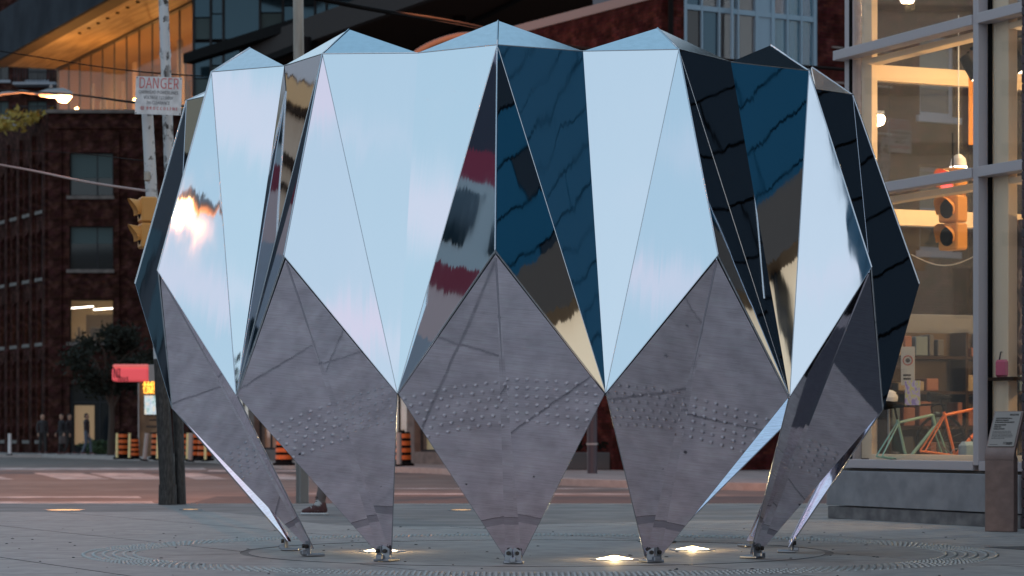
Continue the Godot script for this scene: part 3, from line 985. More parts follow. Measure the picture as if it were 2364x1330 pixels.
# ------------------------------------------------------------------ far left: brick office block
func build_brick_block() -> void:
	var c := spot(112, 1005, 118)
	var t := thing("brick_building", "dark red brick office building on the far left corner with a lit office window", "building", Vector3(c.x, 0, c.z))
	var top := 15.55
	# street front: local x to the right, 1 px of the photograph = 0.0198 m
	var k := 118.0 / FOCAL
	var holes := []
	for q in [[352, 452], [522, 622], [691, 790]]:
		holes.append([(160 - 112) * k, (261 - 112) * k, EYE.y + (1005 - q[1]) * k, EYE.y + (1005 - q[0]) * k])
	holes.append([(160 - 112) * k, (262 - 112) * k, 0.0, EYE.y + (1005 - 872) * k])
	var st := mb()
	wall_sheet(st, 0.0, 7.6, 0.0, top, holes)
	bx(st, 7.6, 9.0, 0.0, top, -5.0, -0.4)
	put("front_wall", st, M.brick_far, t)
	st = mb()
	for x in [[0.0, 0.62], [3.02, 3.25], [6.9, 7.6]]:
		bx(st, x[0], x[1], 0.0, top - 0.9, 0.002, 0.14)
	bx(st, 0.0, 7.6, top - 0.7, top - 0.3, 0.002, 0.10)
	bx(st, 0.0, 7.6, 3.15, 3.4, 0.002, 0.06)
	put("pilaster", st, M.brick_far, t)
	st = mb()
	bx(st, -0.1, 7.7, top, top + 0.16, -0.5, 0.2)
	put("parapet_coping", st, M.stone, t)
	for i in 3:
		var h: Array = holes[i]
		var w := window_unit(t, h, M.window_frame, M.pane if i == 2 else M.glass_dark, [] if i == 2 else [h[0] + 1.25], [], 0.2, 0.05, M.stone)
		if i < 2:
			var bl := mb()
			var low: float = lerpf(h[3], h[2], 0.58 if i == 0 else 0.40)
			bx(bl, h[0] + 0.06, h[1] - 0.06, low, h[3] - 0.06, -0.215, -0.205)
			put("roller_blind", bl, M.blind, w)
		else:
			var rm := mb()      # the lit office behind the pane
			bx(rm, h[0] - 1.2, h[1] + 1.5, h[2] - 0.3, h[3] + 0.3, -4.2, -4.1)
			bx(rm, h[0] - 1.2, h[0] - 1.1, h[2] - 0.3, h[3] + 0.3, -4.1, -0.42)
			bx(rm, h[1] + 0.6, h[1] + 0.7, h[2] - 0.3, h[3] + 0.3, -4.1, -0.42)
			bx(rm, h[0] - 1.1, h[1] + 0.6, h[3] + 0.3, h[3] + 0.4, -4.1, -0.42)
			bx(rm, h[0] - 1.1, h[1] + 0.6, h[2] - 0.4, h[2] - 0.3, -4.1, -0.42)
			put("office_room", rm, mat(Color(0.45, 0.37, 0.25), 0.8), w)
			var fm := mat(Color(0.12, 0.085, 0.05), 0.7)
			var dk := mb()
			bx(dk, h[0] + 0.1, h[0] + 1.45, h[2] + 0.55, h[2] + 1.45, -4.08, -4.04)
			put("wall_board", dk, fm, w)
			dk = mb()
			bx(dk, h[0] + 0.75, h[0] + 1.3, h[2] - 0.3, h[2] + 0.75, -1.6, -1.2, 0.04)
			put("cabinet", dk, fm, w)
			dk = mb()
			bx(dk, h[0] - 0.6, h[0] + 2.2, h[2] + 0.15, h[2] + 0.22, -2.6, -1.7)
			put("desk", dk, fm, w)
			for x in [0.15, 0.3, 1.5, 1.75]:
				dk = mb()
				bx(dk, h[0] + x, h[0] + x + 0.1, h[2] - 0.3, h[2] + 0.5 + 0.25 * sin(x * 9.0), -1.5, -1.4, 0.02)
				put("chair_back", dk, fm, w)
			var tb := mb()
			bar(tb, Vector3(h[0] - 0.1, h[3] - 0.36, -1.0), Vector3(h[0] + 0.7, h[3] - 0.22, -2.2), 0.12, 0.05)
			bar(tb, Vector3(h[0] + 0.75, h[3] - 0.36, -2.4), Vector3(h[0] + 1.95, h[3] - 0.33, -1.4), 0.12, 0.05)
			put("ceiling_lamp", tb, M.white_lamp, w)
			glow(Vector3((h[0] + h[1]) / 2, h[3] - 0.45, -1.8), 0.9, 0.3, Color(1.0, 0.85, 0.58), w)
	# ground-floor glazing
	var g: Array = holes[3]
	var sf := window_unit(t, g, M.window_frame, M.glass_dark, [g[0] + 1.35], [2.35], 0.25, 0.09)
	var inn := mb()
	bx(inn, g[0] + 0.2, g[0] + 1.1, 0.4, 2.2, -0.272, -0.262)
	put("lit_display", inn, M.warm_window_dim, sf)
	# receding side street wall
	var dir := Vector3(-0.45, 0, -0.893).normalized()
	var side := MeshInstance3D.new()
	side.name = "side_wall"
	side.transform = Transform3D(Basis(-dir, Vector3.UP, Vector3(-0.893, 0, 0.45).normalized()), Vector3.ZERO)
	var hs := []
	for col in 5:
		var x1 := -0.75 - 2.1 * col
		for r in [[0.6, 4.4], [5.1, 7.2], [8.1, 10.4], [11.2, 13.5]]:
			hs.append([x1 - 1.05, x1, r[0], r[1]])
	st = mb()
	wall_sheet(st, -14.0, 0.0, 0.0, top, hs)
	for x in 6:
		bx(st, -0.5 - 2.1 * x, -0.06 - 2.1 * x, 0, top - 0.8, 0.002, 0.16)
	side.mesh = st.commit()
	side.material_override = M.brick_far
	t.add_child(side)
	for i in hs.size():
		var h: Array = hs[i]
		var lit := i % 4
		var w := window_unit(side, h, M.window_frame, M.glass_dark, [(h[0] + h[1]) / 2], [lerpf(h[2], h[3], 0.72)], 0.2, 0.06, M.stone)
		var arch := mb()      # segmental arch: fillets in the upper corners
		for e in [0, 1]:
			var ex: float = h[0] if e == 0 else h[1]
			var sx := 1.0 if e == 0 else -1.0
			for q in 4:
				bx(arch, ex, ex + sx * (0.5 - 0.12 * q), h[3] - 0.05 * (q + 1), h[3] - 0.05 * q, -0.19, -0.012)
		put("arch_corner", arch, M.brick_far, w)
		if lit == 1 or (lit == 0 and i < 8):
			var cu := mb()
			bx(cu, h[0] + 0.08, h[1] - 0.08, h[2] + 0.08, lerpf(h[2], h[3], 0.68), -0.218, -0.206)
			put("lit_curtain", cu, M.warm_window if lit == 1 else M.warm_window_dim, w)
		if lit == 0 and i < 8:
			var sg := mb()
			var glow_m := emit(Color(1.0, 0.75, 0.6), 0.8)
			for s in [[0.55, 0.28], [0.85, 0.18], [0.35, 0.10]]:
				var cy: float = lerpf(h[2], h[3], s[0])
				sg = mb()
				bx(sg, (h[0] + h[1]) / 2 - s[1], (h[0] + h[1]) / 2 + s[1], cy - 0.16, cy + 0.16, -0.204, -0.196, 0.003)
				put("window_sign", sg, glow_m, w)
		if lit == 3 and i == 3:
			var lp := mb()
			lathe(lp, Transform3D(Basis(), Vector3(h[0] + 0.7, h[2] + 0.75, -0.17)), [Vector2(0.0, -0.13), Vector2(0.10, -0.07), Vector2(0.10, 0.05), Vector2(0.0, 0.12)], 12)
			put("hanging_lamp", lp, emit(Color(1.0, 0.85, 0.55), 3.0), w)
	# roof terrace planters with lit yellow leaves
	rng.seed = 88
	for q in [[25, 265, 2.4, "lit yellow-green shrub in a roof planter at the far left edge"], [112, 238, 1.7, "lit yellow-green shrub on the brick parapet under the street lamp"], [410, 255, 1.6, "lit yellow-green shrub on the parapet beside the danger sign poles"]]:
		var p := spot(q[0], q[1], 119.4)
		leafy("terrace_shrub", q[3], "shrub", Vector3(p.x, 14.9, p.z), q[2] * 0.5, 1.0, 260, 0.16, mat(Color(0.34, 0.26, 0.05), 0.7), false, "shrubs on the roof terrace")

func leafy(called: String, label: String, category: String, at: Vector3, r: float, h: float, n: int, leaf: float, m: Material, trunk := true, group := "", low := 0.0) -> void:
	var t := thing(called, label, category, at, Basis(), group)
	if trunk:
		var st := mb()
		tube(st, [Vector3.ZERO, Vector3(0.05, low * 0.6, 0.03), Vector3(0.0, low + h * 0.4, 0)], [r * 0.09, r * 0.07, r * 0.03], 9)
		for k in 7:
			var a := k * 2.4
			tube(st, [Vector3(0.03, low * 0.7 + h * 0.06 * k, 0), Vector3(cos(a) * r * 0.4, low + h * (0.25 + 0.07 * k), sin(a) * r * 0.4), Vector3(cos(a) * r * 0.8, low + h * (0.35 + 0.08 * k), sin(a) * r * 0.8)], [r * 0.04, r * 0.025, r * 0.01], 6)
		put("trunk", st, M.bark, t)
	var lf := mb()
	var clumps := []
	for k in 22:
		var u := rng.randf_range(-1, 1)
		var a := rng.randf() * TAU
		var s := sqrt(1 - u * u) * rng.randf_range(0.35, 1.25)
		clumps.append(Vector3(cos(a) * s * r, low + h * (0.5 + 0.46 * u), sin(a) * s * r))
	for i in n:
		var c: Vector3 = clumps[i % clumps.size()]
		var p := c + Vector3(rng.randfn(0, 0.18), rng.randfn(0, 0.14) * h / (2 * r), rng.randfn(0, 0.18)) * r
		var b := Basis.from_euler(Vector3(rng.randf() * TAU, rng.randf() * TAU, rng.randf() * TAU))
		var s := leaf * rng.randf_range(0.6, 1.3)
		var nn := b.y if b.y.y > 0 else -b.y
		tri(lf, p - b.x * s, p + b.z * s * 0.45, p + b.x * s, nn)
		tri(lf, p - b.x * s, p - b.z * s * 0.45, p + b.x * s, nn)
	var crown := put("crown", lf, m, t)
	crown.set_meta("kind", "stuff")

# ------------------------------------------------------------------ glazed pavilion with timber soffit
func build_pavilion() -> void:
	var a := spot(133, 158, 142)         # far end of the glass head
	var b := spot(446, 0, 119.8)         # near end of the glass head
	var e0 := spot(5, 138, 139)          # far end of the eaves
	var head := 21.0
	var along := Vector3(b.x - a.x, 0, b.z - a.z).normalized()
	var outw := Vector3(-along.z, 0, along.x)
	if outw.dot(Vector3(e0.x - a.x, 0, e0.z - a.z)) < 0:
		outw = -outw
	var basis := Basis(along, Vector3.UP, along.cross(Vector3.UP))
	var t := thing("glazed_pavilion", "glazed pavilion with an amber-lit timber soffit above the brick building", "building", Vector3(a.x, 0, a.z), basis)
	var l := Vector2(b.x - a.x, b.z - a.z).length()
	var inv := basis.inverse()
	var over: float = (inv * (Vector3(e0.x, 0, e0.z) - Vector3(a.x, 0, a.z))).z
	var sg := signf(over)
	over = absf(over) + 0.2
	# roof slab: timber underside in boards, grey fascia
	var st := mb()
	var n := 26
	for i in n:
		var z0 := over * i / n
		var z1 := over * (i + 1) / n - 0.012
		for j in 6:
			var x0 := -0.3 + (l + 18.0) * j / 6
			var x1 := -0.3 + (l + 18.0) * (j + 1) / 6 - 0.02
			bx(st, x0, x1, head, head + 0.05, z0 * sg, z1 * sg)
	var soffit := put("timber_soffit", st, M.wood, t)
	soffit.set_meta("kind", "stuff")
	st = mb()
	bx(st, -0.5, l + 18.0, head + 0.052, head + 2.5, -6.0 * sg, over * sg)
	bx(st, -0.5, l + 18.0, head - 0.03, head + 2.5, over * sg + 0.003 * sg, (over + 0.12) * sg)
	put("fascia", st, M.fascia, t)
	st = mb()
	bx(st, -0.5, l + 18.0, head - 0.05, head - 0.004, (over - 0.85) * sg, (over - 0.02) * sg)
	put("soffit_lip", st, mat(Color(0.09, 0.06, 0.035), 0.8), t)
	for i in 8:
		var dl := mb()
		lathe(dl, Transform3D(Basis(), Vector3(13.0 + 1.7 * i, head - 0.06, over * 0.62 * sg)), [Vector2(0.09, 0.0), Vector2(0.09, 0.07)], 10)
		put("soffit_vent", dl, M.black, t)
	# glass wall and its posts; warm room behind
	st = mb()
	for i in 12:
		var x := l * i / 11.0
		bx(st, x - 0.03, x + 0.03, 14.6, head, -0.08, 0.0)
	bx(st, 0, l, 14.5, 14.7, -0.12, 0.12)
	bx(st, 0, l, head - 0.10, head - 0.001, -0.12, 0.12)
	put("glazing_posts", st, mat(Color(0.05, 0.04, 0.032), 0.5), t)
	for i in 11:
		var g := mb()
		bx(g, l * i / 11.0 + 0.05, l * (i + 1) / 11.0 - 0.05, 14.7, head - 0.1, -0.02 * sg, 0.0)
		put("glass_panel", g, M.pane_matt, t)
	st = mb()
	bx(st, 0.0, l, 14.5, head + 0.04, -6.0 * sg, -5.8 * sg)
	bx(st, -0.35, -0.1, 14.5, head, -5.8 * sg, -0.05 * sg)
	put("back_wall", st, mat(Color(0.26, 0.15, 0.075), 0.8), t)
	st = mb()
	bx(st, 0.0, l, head - 0.02, head + 0.04, -5.8 * sg, -0.13 * sg)
	put("room_ceiling", st, mat(Color(0.34, 0.20, 0.10), 0.7), t)
	st = mb()
	bx(st, -0.5, l, 14.2, 14.5, -6.0 * sg, over * sg)
	put("deck", st, M.taupe, t)
	rng.seed = 4
	var cur := mb()
	for i in 17:       # drawn curtains and shelves in patches
		var x := rng.randf_range(0.5, l - 1.5)
		bx(cur, x, x + rng.randf_range(0.25, 0.9), 14.7, 14.7 + rng.randf_range(1.6, 5.4), (-0.7 - i * 0.11) * sg, (-0.62 - i * 0.11) * sg)
	put("curtain", cur, mat(Color(0.30, 0.19, 0.095), 0.8), t)
	var bars := mb()
	for i in 5:
		bx(bars, l - 8.5, l - 1.0, 16.0 + 0.9 * i, 16.08 + 0.9 * i, -3.0 * sg, -2.9 * sg)
	put("shelf_lamp", bars, emit(Color(1.0, 0.70, 0.38), 1.6), t)
	var warm := Color(1.0, 0.71, 0.38)
	for q in [[3.5, 16.4, 1.4, 9.0], [11.0, 17.4, 1.9, 16.0], [20.0, 16.8, 1.5, 8.0]]:
		var bulb := mb()
		lathe(bulb, Transform3D(Basis(), Vector3(q[0], q[1], q[2] * sg)), [Vector2(0.0, -0.1), Vector2(0.09, -0.06), Vector2(0.1, 0.04), Vector2(0.0, 0.1)], 12)
		put("terrace_lamp", bulb, emit(warm, 4.0), t)
		glow(Vector3(q[0], q[1] + 0.16, q[2] * sg), q[3], 0.1, warm, t)
	for x in [4.0, 12.0, 20.5]:
		var bulb := mb()
		lathe(bulb, Transform3D(Basis(), Vector3(x, 18.3, -2.2 * sg)), [Vector2(0.0, -0.12), Vector2(0.12, -0.06), Vector2(0.12, 0.05), Vector2(0.0, 0.12)], 12)
		put("room_lamp", bulb, emit(warm, 4.0), t)
		glow(Vector3(x, 18.1, -2.2 * sg), 6.0, 0.15, warm, t)

# ------------------------------------------------------------------ centre: dark glass tower, dark timber canopy, base shops
func build_apartments() -> void:
	var c := spot(-60, 1005, 158)
	var t := thing("apartment_building", "dark brick apartment block with pale balcony ledges behind the street lamp at the left edge", "building", Vector3(c.x, 0, c.z))
	var k := 158.0 / FOCAL
	var holes := []
	for q in [[62, 108], [150, 185], [-20, 20]]:
		for r in [[150, 185], [232, 268], [60, 100]]:
			holes.append([(q[0] + 60) * k, (q[1] + 60) * k, EYE.y + (1005 - r[1]) * k, EYE.y + (1005 - r[0]) * k])
	var st := mb()
	wall_sheet(st, 0.0, 9.0, 0.0, 30.0, holes)
	put("wall", st, M.brick_far, t)
	for i in holes.size():
		var h: Array = holes[i]
		window_unit(t, h, M.window_frame, M.blind if i % 3 == 1 else M.glass_dark, [(h[0] + h[1]) / 2], [], 0.2, 0.08, M.frame_pale)
	for r in [196, 290]:
		st = mb()
		var y: float = EYE.y + (1005 - r) * k
		bx(st, 2.6, 5.2, y - 0.14, y, 0.003, 1.3)
		put("balcony_slab", st, M.frame_pale, t)
		st = mb()
		for n in 15:
			bx(st, 2.65 + 0.18 * n, 2.69 + 0.18 * n, y, y + 1.0, 1.2, 1.24)
		bx(st, 2.6, 5.25, y + 1.0, y + 1.06, 1.18, 1.26)
		put("balcony_rail", st, M.window_frame, t)

func build_tower() -> void:
	var c := spot(447, 1005, 112)
	var t := thing("glass_tower", "dark teal glass tower block behind the left crystal tops", "building", Vector3(c.x, 0, c.z), Basis(Vector3.UP, -0.05))
	var st := mb()
	bx(st, 0, 13.0, 4.5, 45.0, -8.0, -0.2)
	put("core", st, M.dark_panel, t)
	rng.seed = 12
	var x := 0.0
	var w := [0.75, 0.55, 1.6, 1.0, 1.4, 0.5, 1.7, 1.2, 1.6, 1.1, 1.6]
	for i in w.size():
		for row in 4:
			var y0 := 12.2 + row * 2.9
			var split: float = y0 + rng.randf_range(0.9, 2.1)
			var g := mb()
			var tw := rng.randf_range(-0.02, 0.02)
			box(g, Transform3D(Basis(Vector3.UP, tw), Vector3(x + w[i] / 2, (y0 + split) / 2, -0.05)), Vector3(w[i] - 0.1, split - y0 - 0.06, 0.06))
			put("glass_panel", g, M.glass_tower if rng.randf() > 0.25 else M.blind, t)
			g = mb()
			box(g, Transform3D(Basis(Vector3.RIGHT, tw), Vector3(x + w[i] / 2, (split + y0 + 2.8) / 2, -0.05)), Vector3(w[i] - 0.1, y0 + 2.8 - split - 0.06, 0.06))
			put("glass_panel", g, M.glass_tower, t)
		var f := mb()
		bx(f, x - 0.05, x + 0.05, 12.0, 45.0, -0.05, 0.06)
		put("mullion", f, M.window_frame, t)
		x += w[i]
	var am := mb()
	bx(am, 2.4, 6.0, 15.1, 16.9, 0.02, 0.08)
	bx(am, 8.2, 8.9, 17.3, 18.0, 0.06, 0.08)
	put("lit_window", am, emit(Color(1.0, 0.52, 0.26), 0.28), t)
	am = mb()
	for k in 6:
		bx(am, 2.5 + 0.6 * k, 2.55 + 0.6 * k, 15.1, 16.9, 0.085, 0.12)
	for k in 9:
		bx(am, 2.6 + 0.37 * k, 2.72 + 0.37 * k, 16.0 + 0.25 * sin(k * 2.1), 16.14 + 0.25 * sin(k * 2.1), 0.085, 0.2)
	put("window_bars", am, M.black, t)
	st = mb()
	bar(st, spot(440, 136, 110) - c * Vector3(1, 0, 1), spot(720, 58, 103) - c * Vector3(1, 0, 1), 0.5, 0.42)
	bar(st, spot(520, 180, 108) - c * Vector3(1, 0, 1), spot(760, 98, 101) - c * Vector3(1, 0, 1), 0.3, 0.26)
	put("canopy_beam", st, M.black, t)

func build_canopy() -> void:
	# a big dark roof with a boarded underside seen from below
	var pts := [spot(560, 158, 107.6), spot(1015, -12, 90.6), spot(1640, -12, 90.6), spot(1640, 158, 107.6)]
	var y := 16.25
	var t := thing("dark_canopy", "broad dark roof overhang with boarded brown underside behind the centre crystals", "canopy")
	var st := mb()
	var q := []
	for p in pts:
		q.append(Vector3(p.x, y, p.z))
	var n := 30
	for i in n:
		var f0 := float(i) / n
		var f1 := (i + 0.93) / n
		var a: Vector3 = q[0].lerp(q[1], f0)
		var b: Vector3 = q[0].lerp(q[1], f1)
		var c: Vector3 = q[3].lerp(q[2], f1)
		var d: Vector3 = q[3].lerp(q[2], f0)
		face(st, [a, b, c, d], (a + c) / 2 + Vector3.UP)
		face(st, [a + Vector3(0, 0.04, 0), b + Vector3(0, 0.04, 0), c + Vector3(0, 0.04, 0), d + Vector3(0, 0.04, 0)], (a + c) / 2)
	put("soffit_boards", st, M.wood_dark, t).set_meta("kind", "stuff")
	st = mb()
	bar(st, q[0] + Vector3(0, 0.45, 0), q[1] + Vector3(0, 0.45, 0), 0.3, 0.95)
	bar(st, q[3] + Vector3(0, 0.45, 0), q[2] + Vector3(0, 0.45, 0), 0.3, 0.95)
	var mid: Vector3 = (q[0] + q[2]) / 2
	face(st, [q[0] + Vector3(0, 0.06, 0), q[1] + Vector3(0, 0.06, 0), q[2] + Vector3(0, 0.06, 0), q[3] + Vector3(0, 0.06, 0)], mid)
	put("roof_edge", st, mat(Color(0.02, 0.015, 0.014), 0.9), t)
	st = mb()
	for f in [0.3, 0.62]:
		bar(st, q[0].lerp(q[3], f) + Vector3(0, -0.05, 0), q[1].lerp(q[2], f) + Vector3(0, -0.05, 0), 0.16, 0.12)
	put("soffit_rib", st, M.black, t)
	st = mb()
	lathe(st, Transform3D(Basis(), spot(1060, 28, 95) * Vector3(1, 0, 1) + Vector3(0, y - 0.22, 0)), [Vector2(0.0, 0.0), Vector2(0.25, 0.02), Vector2(0.25, 0.2)], 14)
	put("soffit_lamp", st, M.black, t)
	# columns and dark back wall that carry it
	st = mb()
	for px in [[700, 100], [1150, 98], [1600, 98]]:
		var p := spot(px[0], 1005, px[1])
		tube(st, [Vector3(p.x, 0, p.z), Vector3(p.x, y, p.z)], 0.3, 12)
	put("column", st, M.dark_panel, t)
	st = mb()
	var w0 := spot(540, 1005, 111)
	var w1 := spot(1700, 1005, 109)
	bar(st, Vector3(w0.x, 11, w0.z), Vector3(w1.x, 11, w1.z), 0.3, 12.0)
	put("back_wall", st, M.dark_panel, t)

func build_shop_base() -> void:
	# the low street front seen in pieces under the sculpture
	var a := spot(455, 1005, 92)
	var b := spot(1330, 1005, 66)
	var along := Vector3(b.x - a.x, 0, b.z - a.z).normalized()
	var basis := Basis(along, Vector3.UP, along.cross(Vector3.UP))
	var t := thing("shop_front", "row of dim shop fronts across the street seen beneath the crystals", "building", Vector3(a.x, 0, a.z), basis)
	var l := Vector2(b.x - a.x, b.z - a.z).length()
	var back: float = 0.0
	var holes := []
	var n := 11
	var step := l / n
	for i in n:
		holes.append([i * step + 0.45, (i + 1) * step - 0.1, 0.35 if i % 3 else 0.06, 2.6])
	var st := mb()
	wall_sheet(st, 0, l, 0, 4.2, holes)
	put("wall", st, M.stone, t)
	st = mb()
	bx(st, 0, l, 2.65, 3.9, 0.01, 0.9)
	put("awning_band", st, mat(Color(0.11, 0.035, 0.03), 0.6), t)
	for i in n:
		var h: Array = holes[i]
		var w := window_unit(t, h, M.window_frame, M.pane, [(h[0] + h[1]) / 2], [], 0.2, 0.07)
		var rm := mb()
		bx(rm, h[0] - 0.3, h[1] + 0.05, 0.0, 3.0, -2.4, -2.3)
		bx(rm, h[0] - 0.3, h[0] - 0.25, 0.0, 3.0, -2.3, -0.41)
		put("lit_display", rm, emit([Color(1.0, 0.66, 0.36), Color(0.8, 0.75, 0.45), Color(1.0, 0.5, 0.22)][i % 3], [0.30, 0.10, 0.04, 0.16][i % 4]), w)
		rng.seed = 60 + i
		var it := mb()
		for k in 7:
			var x := rng.randf_range(h[0], h[1] - 0.4)
			var hh := rng.randf_range(0.4, 1.7)
			bx(it, x, x + rng.randf_range(0.15, 0.5), 0.0, hh, -1.4 - 0.1 * k, -1.2 - 0.1 * k, 0.02)
		put("display_goods", it, mat(Color(0.10, 0.09, 0.05), 0.7), w)
		if i == 3 or i == 4:
			var bulb := mb()
			lathe(bulb, Transform3D(Basis(), Vector3(h[0] + 0.5, 1.75, -0.6)), [Vector2(0, -0.13), Vector2(0.18, -0.05), Vector2(0.18, 0.04), Vector2(0, 0.1)], 12)
			put("shop_lamp", bulb, M.warm_lamp, w)
	st = mb()
	bx(st, -10, l + 10, 0, 9.0, -8.5, -8.2)
	put("rear_wall", st, M.brick_far, t)

# ------------------------------------------------------------------ right: dark red brick house with the tall stair window
func build_right_brick() -> void:
	var k0 := spot(1545, 1005, 60)
	var along := Vector3(0.858, 0, -0.513)
	var basis := Basis(along, Vector3.UP, along.cross(Vector3.UP))
	if basis.z.z < 0:
		basis.z = -basis.z
	var o := Vector3(k0.x, 0, k0.z)
	var t := thing("brick_building", "dark red brick building with a tall glazed stair window at the right of the crystals", "building", o, basis)
	var holes := [[0.42, 4.33, 3.2, 13.4]]
	var others := []
	for col in 4:
		for row in [[0.5, 3.3], [5.4, 7.5], [8.75, 10.75], [12.0, 14.0]]:
			others.append([7.5 + 2.05 * col, 8.65 + 2.05 * col, row[0], row[1]])
	var st := mb()
	wall_sheet(st, 0, 17, 0, 16.0, holes + others, 0.3, 0.4)
	put("front_wall", st, M.brick_right, t)
	st = mb()
	for y in [4.4, 8.2, 9.35, 10.2, 11.5]:
		bx(st, 4.75, 6.6, y, y + 0.045, 0.002, 0.05)
	put("string_course", st, M.stone, t)
	for h in others:
		var w := window_unit(t, h, M.frame_pale, M.glass_dark, [], [lerpf(h[2], h[3], 0.5)], 0.12, 0.11, M.frame_pale)
		if h[2] > 5.0:
			var bl := mb()
			bx(bl, h[0] + 0.12, h[1] - 0.12, lerpf(h[2], h[3], 0.35), h[3] - 0.12, -0.138, -0.128)
			put("roller_blind", bl, mat(Color(0.13, 0.15, 0.14), 0.7), w)
	# stair window: pale steel grid, blue glass, landing and flights inside
	var f := mb()
	var xs := [0.47, 0.95, 1.45, 2.0, 2.55, 3.02, 3.45, 3.87, 4.28]
	var ys := [3.25, 4.8, 6.4, 7.7, 8.95, 9.6, 10.85, 12.1, 13.35]
	for i in xs.size():
		var wide := 0.05 if i in [0, 4, 5, 8] else 0.022
		bx(f, xs[i] - wide, xs[i] + wide, 3.2, 13.4, -0.14, -0.02)
	bx(f, 2.60, 2.97, 3.2, 13.4, -0.13, -0.06)
	for i in ys.size():
		var tall := 0.06 if i % 2 == 0 else 0.025
		bx(f, 0.42, 4.33, ys[i] - tall, ys[i] + tall, -0.135, -0.03)
	var sw := put("stair_window", f, M.frame_blue, t)
	rng.seed = 6
	for i in 8:
		if i == 4:
			continue
		for j in 8:
			var g := mb()
			var c := Vector3((xs[i] + xs[i + 1]) / 2, (ys[j] + ys[j + 1]) / 2, -0.095)
			box(g, Transform3D(Basis.from_euler(Vector3(rng.randf_range(-0.012, 0.012), rng.randf_range(-0.02, 0.02), 0)), c), Vector3(xs[i + 1] - xs[i] - 0.03, ys[j + 1] - ys[j] - 0.04, 0.01))
			put("pane", g, M.glass_teal if i > 4 and rng.randf() < 0.6 else [M.glass_blue, M.glass_dark, M.pane, M.glass_blue][rng.randi() % 4], sw)
	st = mb()
	bx(st, 0.2, 4.5, 3.0, 13.6, -3.6, -3.5)
	bx(st, 0.2, 0.3, 3.0, 13.6, -3.5, -0.41)
	bx(st, 4.45, 4.55, 3.0, 13.6, -3.5, -0.41)
	put("stair_wall", st, mat(Color(0.035, 0.075, 0.11), 0.6), sw)
	st = mb()
	bx(st, 0.3, 2.2, 9.0, 9.2, -3.4, -1.0)
	bx(st, 0.3, 4.4, 12.0, 12.2, -3.4, -1.2)
	bar(st, Vector3(0.5, 9.6, -1.4), Vector3(2.4, 11.2, -1.4), 0.9, 0.16)
	bar(st, Vector3(0.5, 10.6, -0.5), Vector3(2.4, 12.2, -0.5), 0.06, 0.05)
	bx(st, 1.0, 2.3, 8.2, 8.9, -1.2, -1.1)
	put("stair_flight", st, mat(Color(0.03, 0.035, 0.045), 0.6), sw)
	st = mb()
	bx(st, 1.50, 2.4, 10.2, 11.75, -2.9, -2.8)
	put("reflection_panel", st, mat(Color(0.50, 0.56, 0.64), 0.5), sw)  # pale panel stands in for a bright reflection in the stair glass
	st = mb()
	for x in [3.16, 3.5, 3.84, 4.1]:
		bx(st, x, x + 0.13, 3.2, 13.4, -1.0, -0.8)
	put("stair_column", st, mat(Color(0.07, 0.20, 0.30), 0.6), sw)
	var pend := mb()
	tube(pend, [Vector3(1.72, 9.0, 0.10), Vector3(1.72, 13.4, 0.10)], 0.045, 8)
	put("steel_post", pend, M.frame_blue, sw)
	# side wall going back to the left, with pale coping and a black downpipe on the corner
	var back := Vector3(-0.513, 0, -0.858)
	var side := mb()
	var li: Vector3 = basis.inverse() * (Vector3(-3.35, 0, -5.6).normalized())
	var sl := 8.2
	bar(side, Vector3(-0.01, 5.5, -0.02), li * sl + Vector3(0, 5.5, 0), 0.4, 11.0)
	put("side_wall", side, M.brick_right, t)
	st = mb()
	bar(st, Vector3(0, 11.15, 0.12), li * sl + Vector3(0, 11.15, 0.12), 0.3, 0.22)
	put("coping", st, mat(Color(0.20, 0.17, 0.165), 0.7), t)
	st = mb()
	tube(st, [Vector3(-0.06, 0, 0.14), Vector3(-0.06, 16, 0.14)], 0.06, 10)
	put("downpipe", st, M.black, t)

# ------------------------------------------------------------------ right: the glazed corner shop
const SHOP_U := Vector3(0.4004, 0, 0.9163)      # street front, towards the photographer
const SHOP_W := Vector3(0.9163, 0, -0.4004)     # other front, to the right and back

func shop_bar(st: SurfaceTool, s: float, y0: float, y1: float, w: float, d: float, dir: int, off := 0.0) -> void:
	var u := SHOP_U if dir == 0 else SHOP_W
	var v := SHOP_W if dir == 0 else -SHOP_U
	# v points out of the wall for dir 0 as -SHOP_W
	var outw := -SHOP_W if dir == 0 else -SHOP_U
	box(st, Transform3D(Basis(u, Vector3.UP, outw), u * s + Vector3(0, (y0 + y1) / 2, 0) + outw * off), Vector3(w, y1 - y0, d), 0.004)

func shop_rail(st: SurfaceTool, s0: float, s1: float, y: float, h: float, d: float, dir: int, off := 0.0) -> void:
	var u := SHOP_U if dir == 0 else SHOP_W
	var outw := -SHOP_W if dir == 0 else -SHOP_U
	box(st, Transform3D(Basis(u, Vector3.UP, outw), u * ((s0 + s1) / 2) + Vector3(0, y, 0) + outw * off), Vector3(s1 - s0, h, d), 0.004)

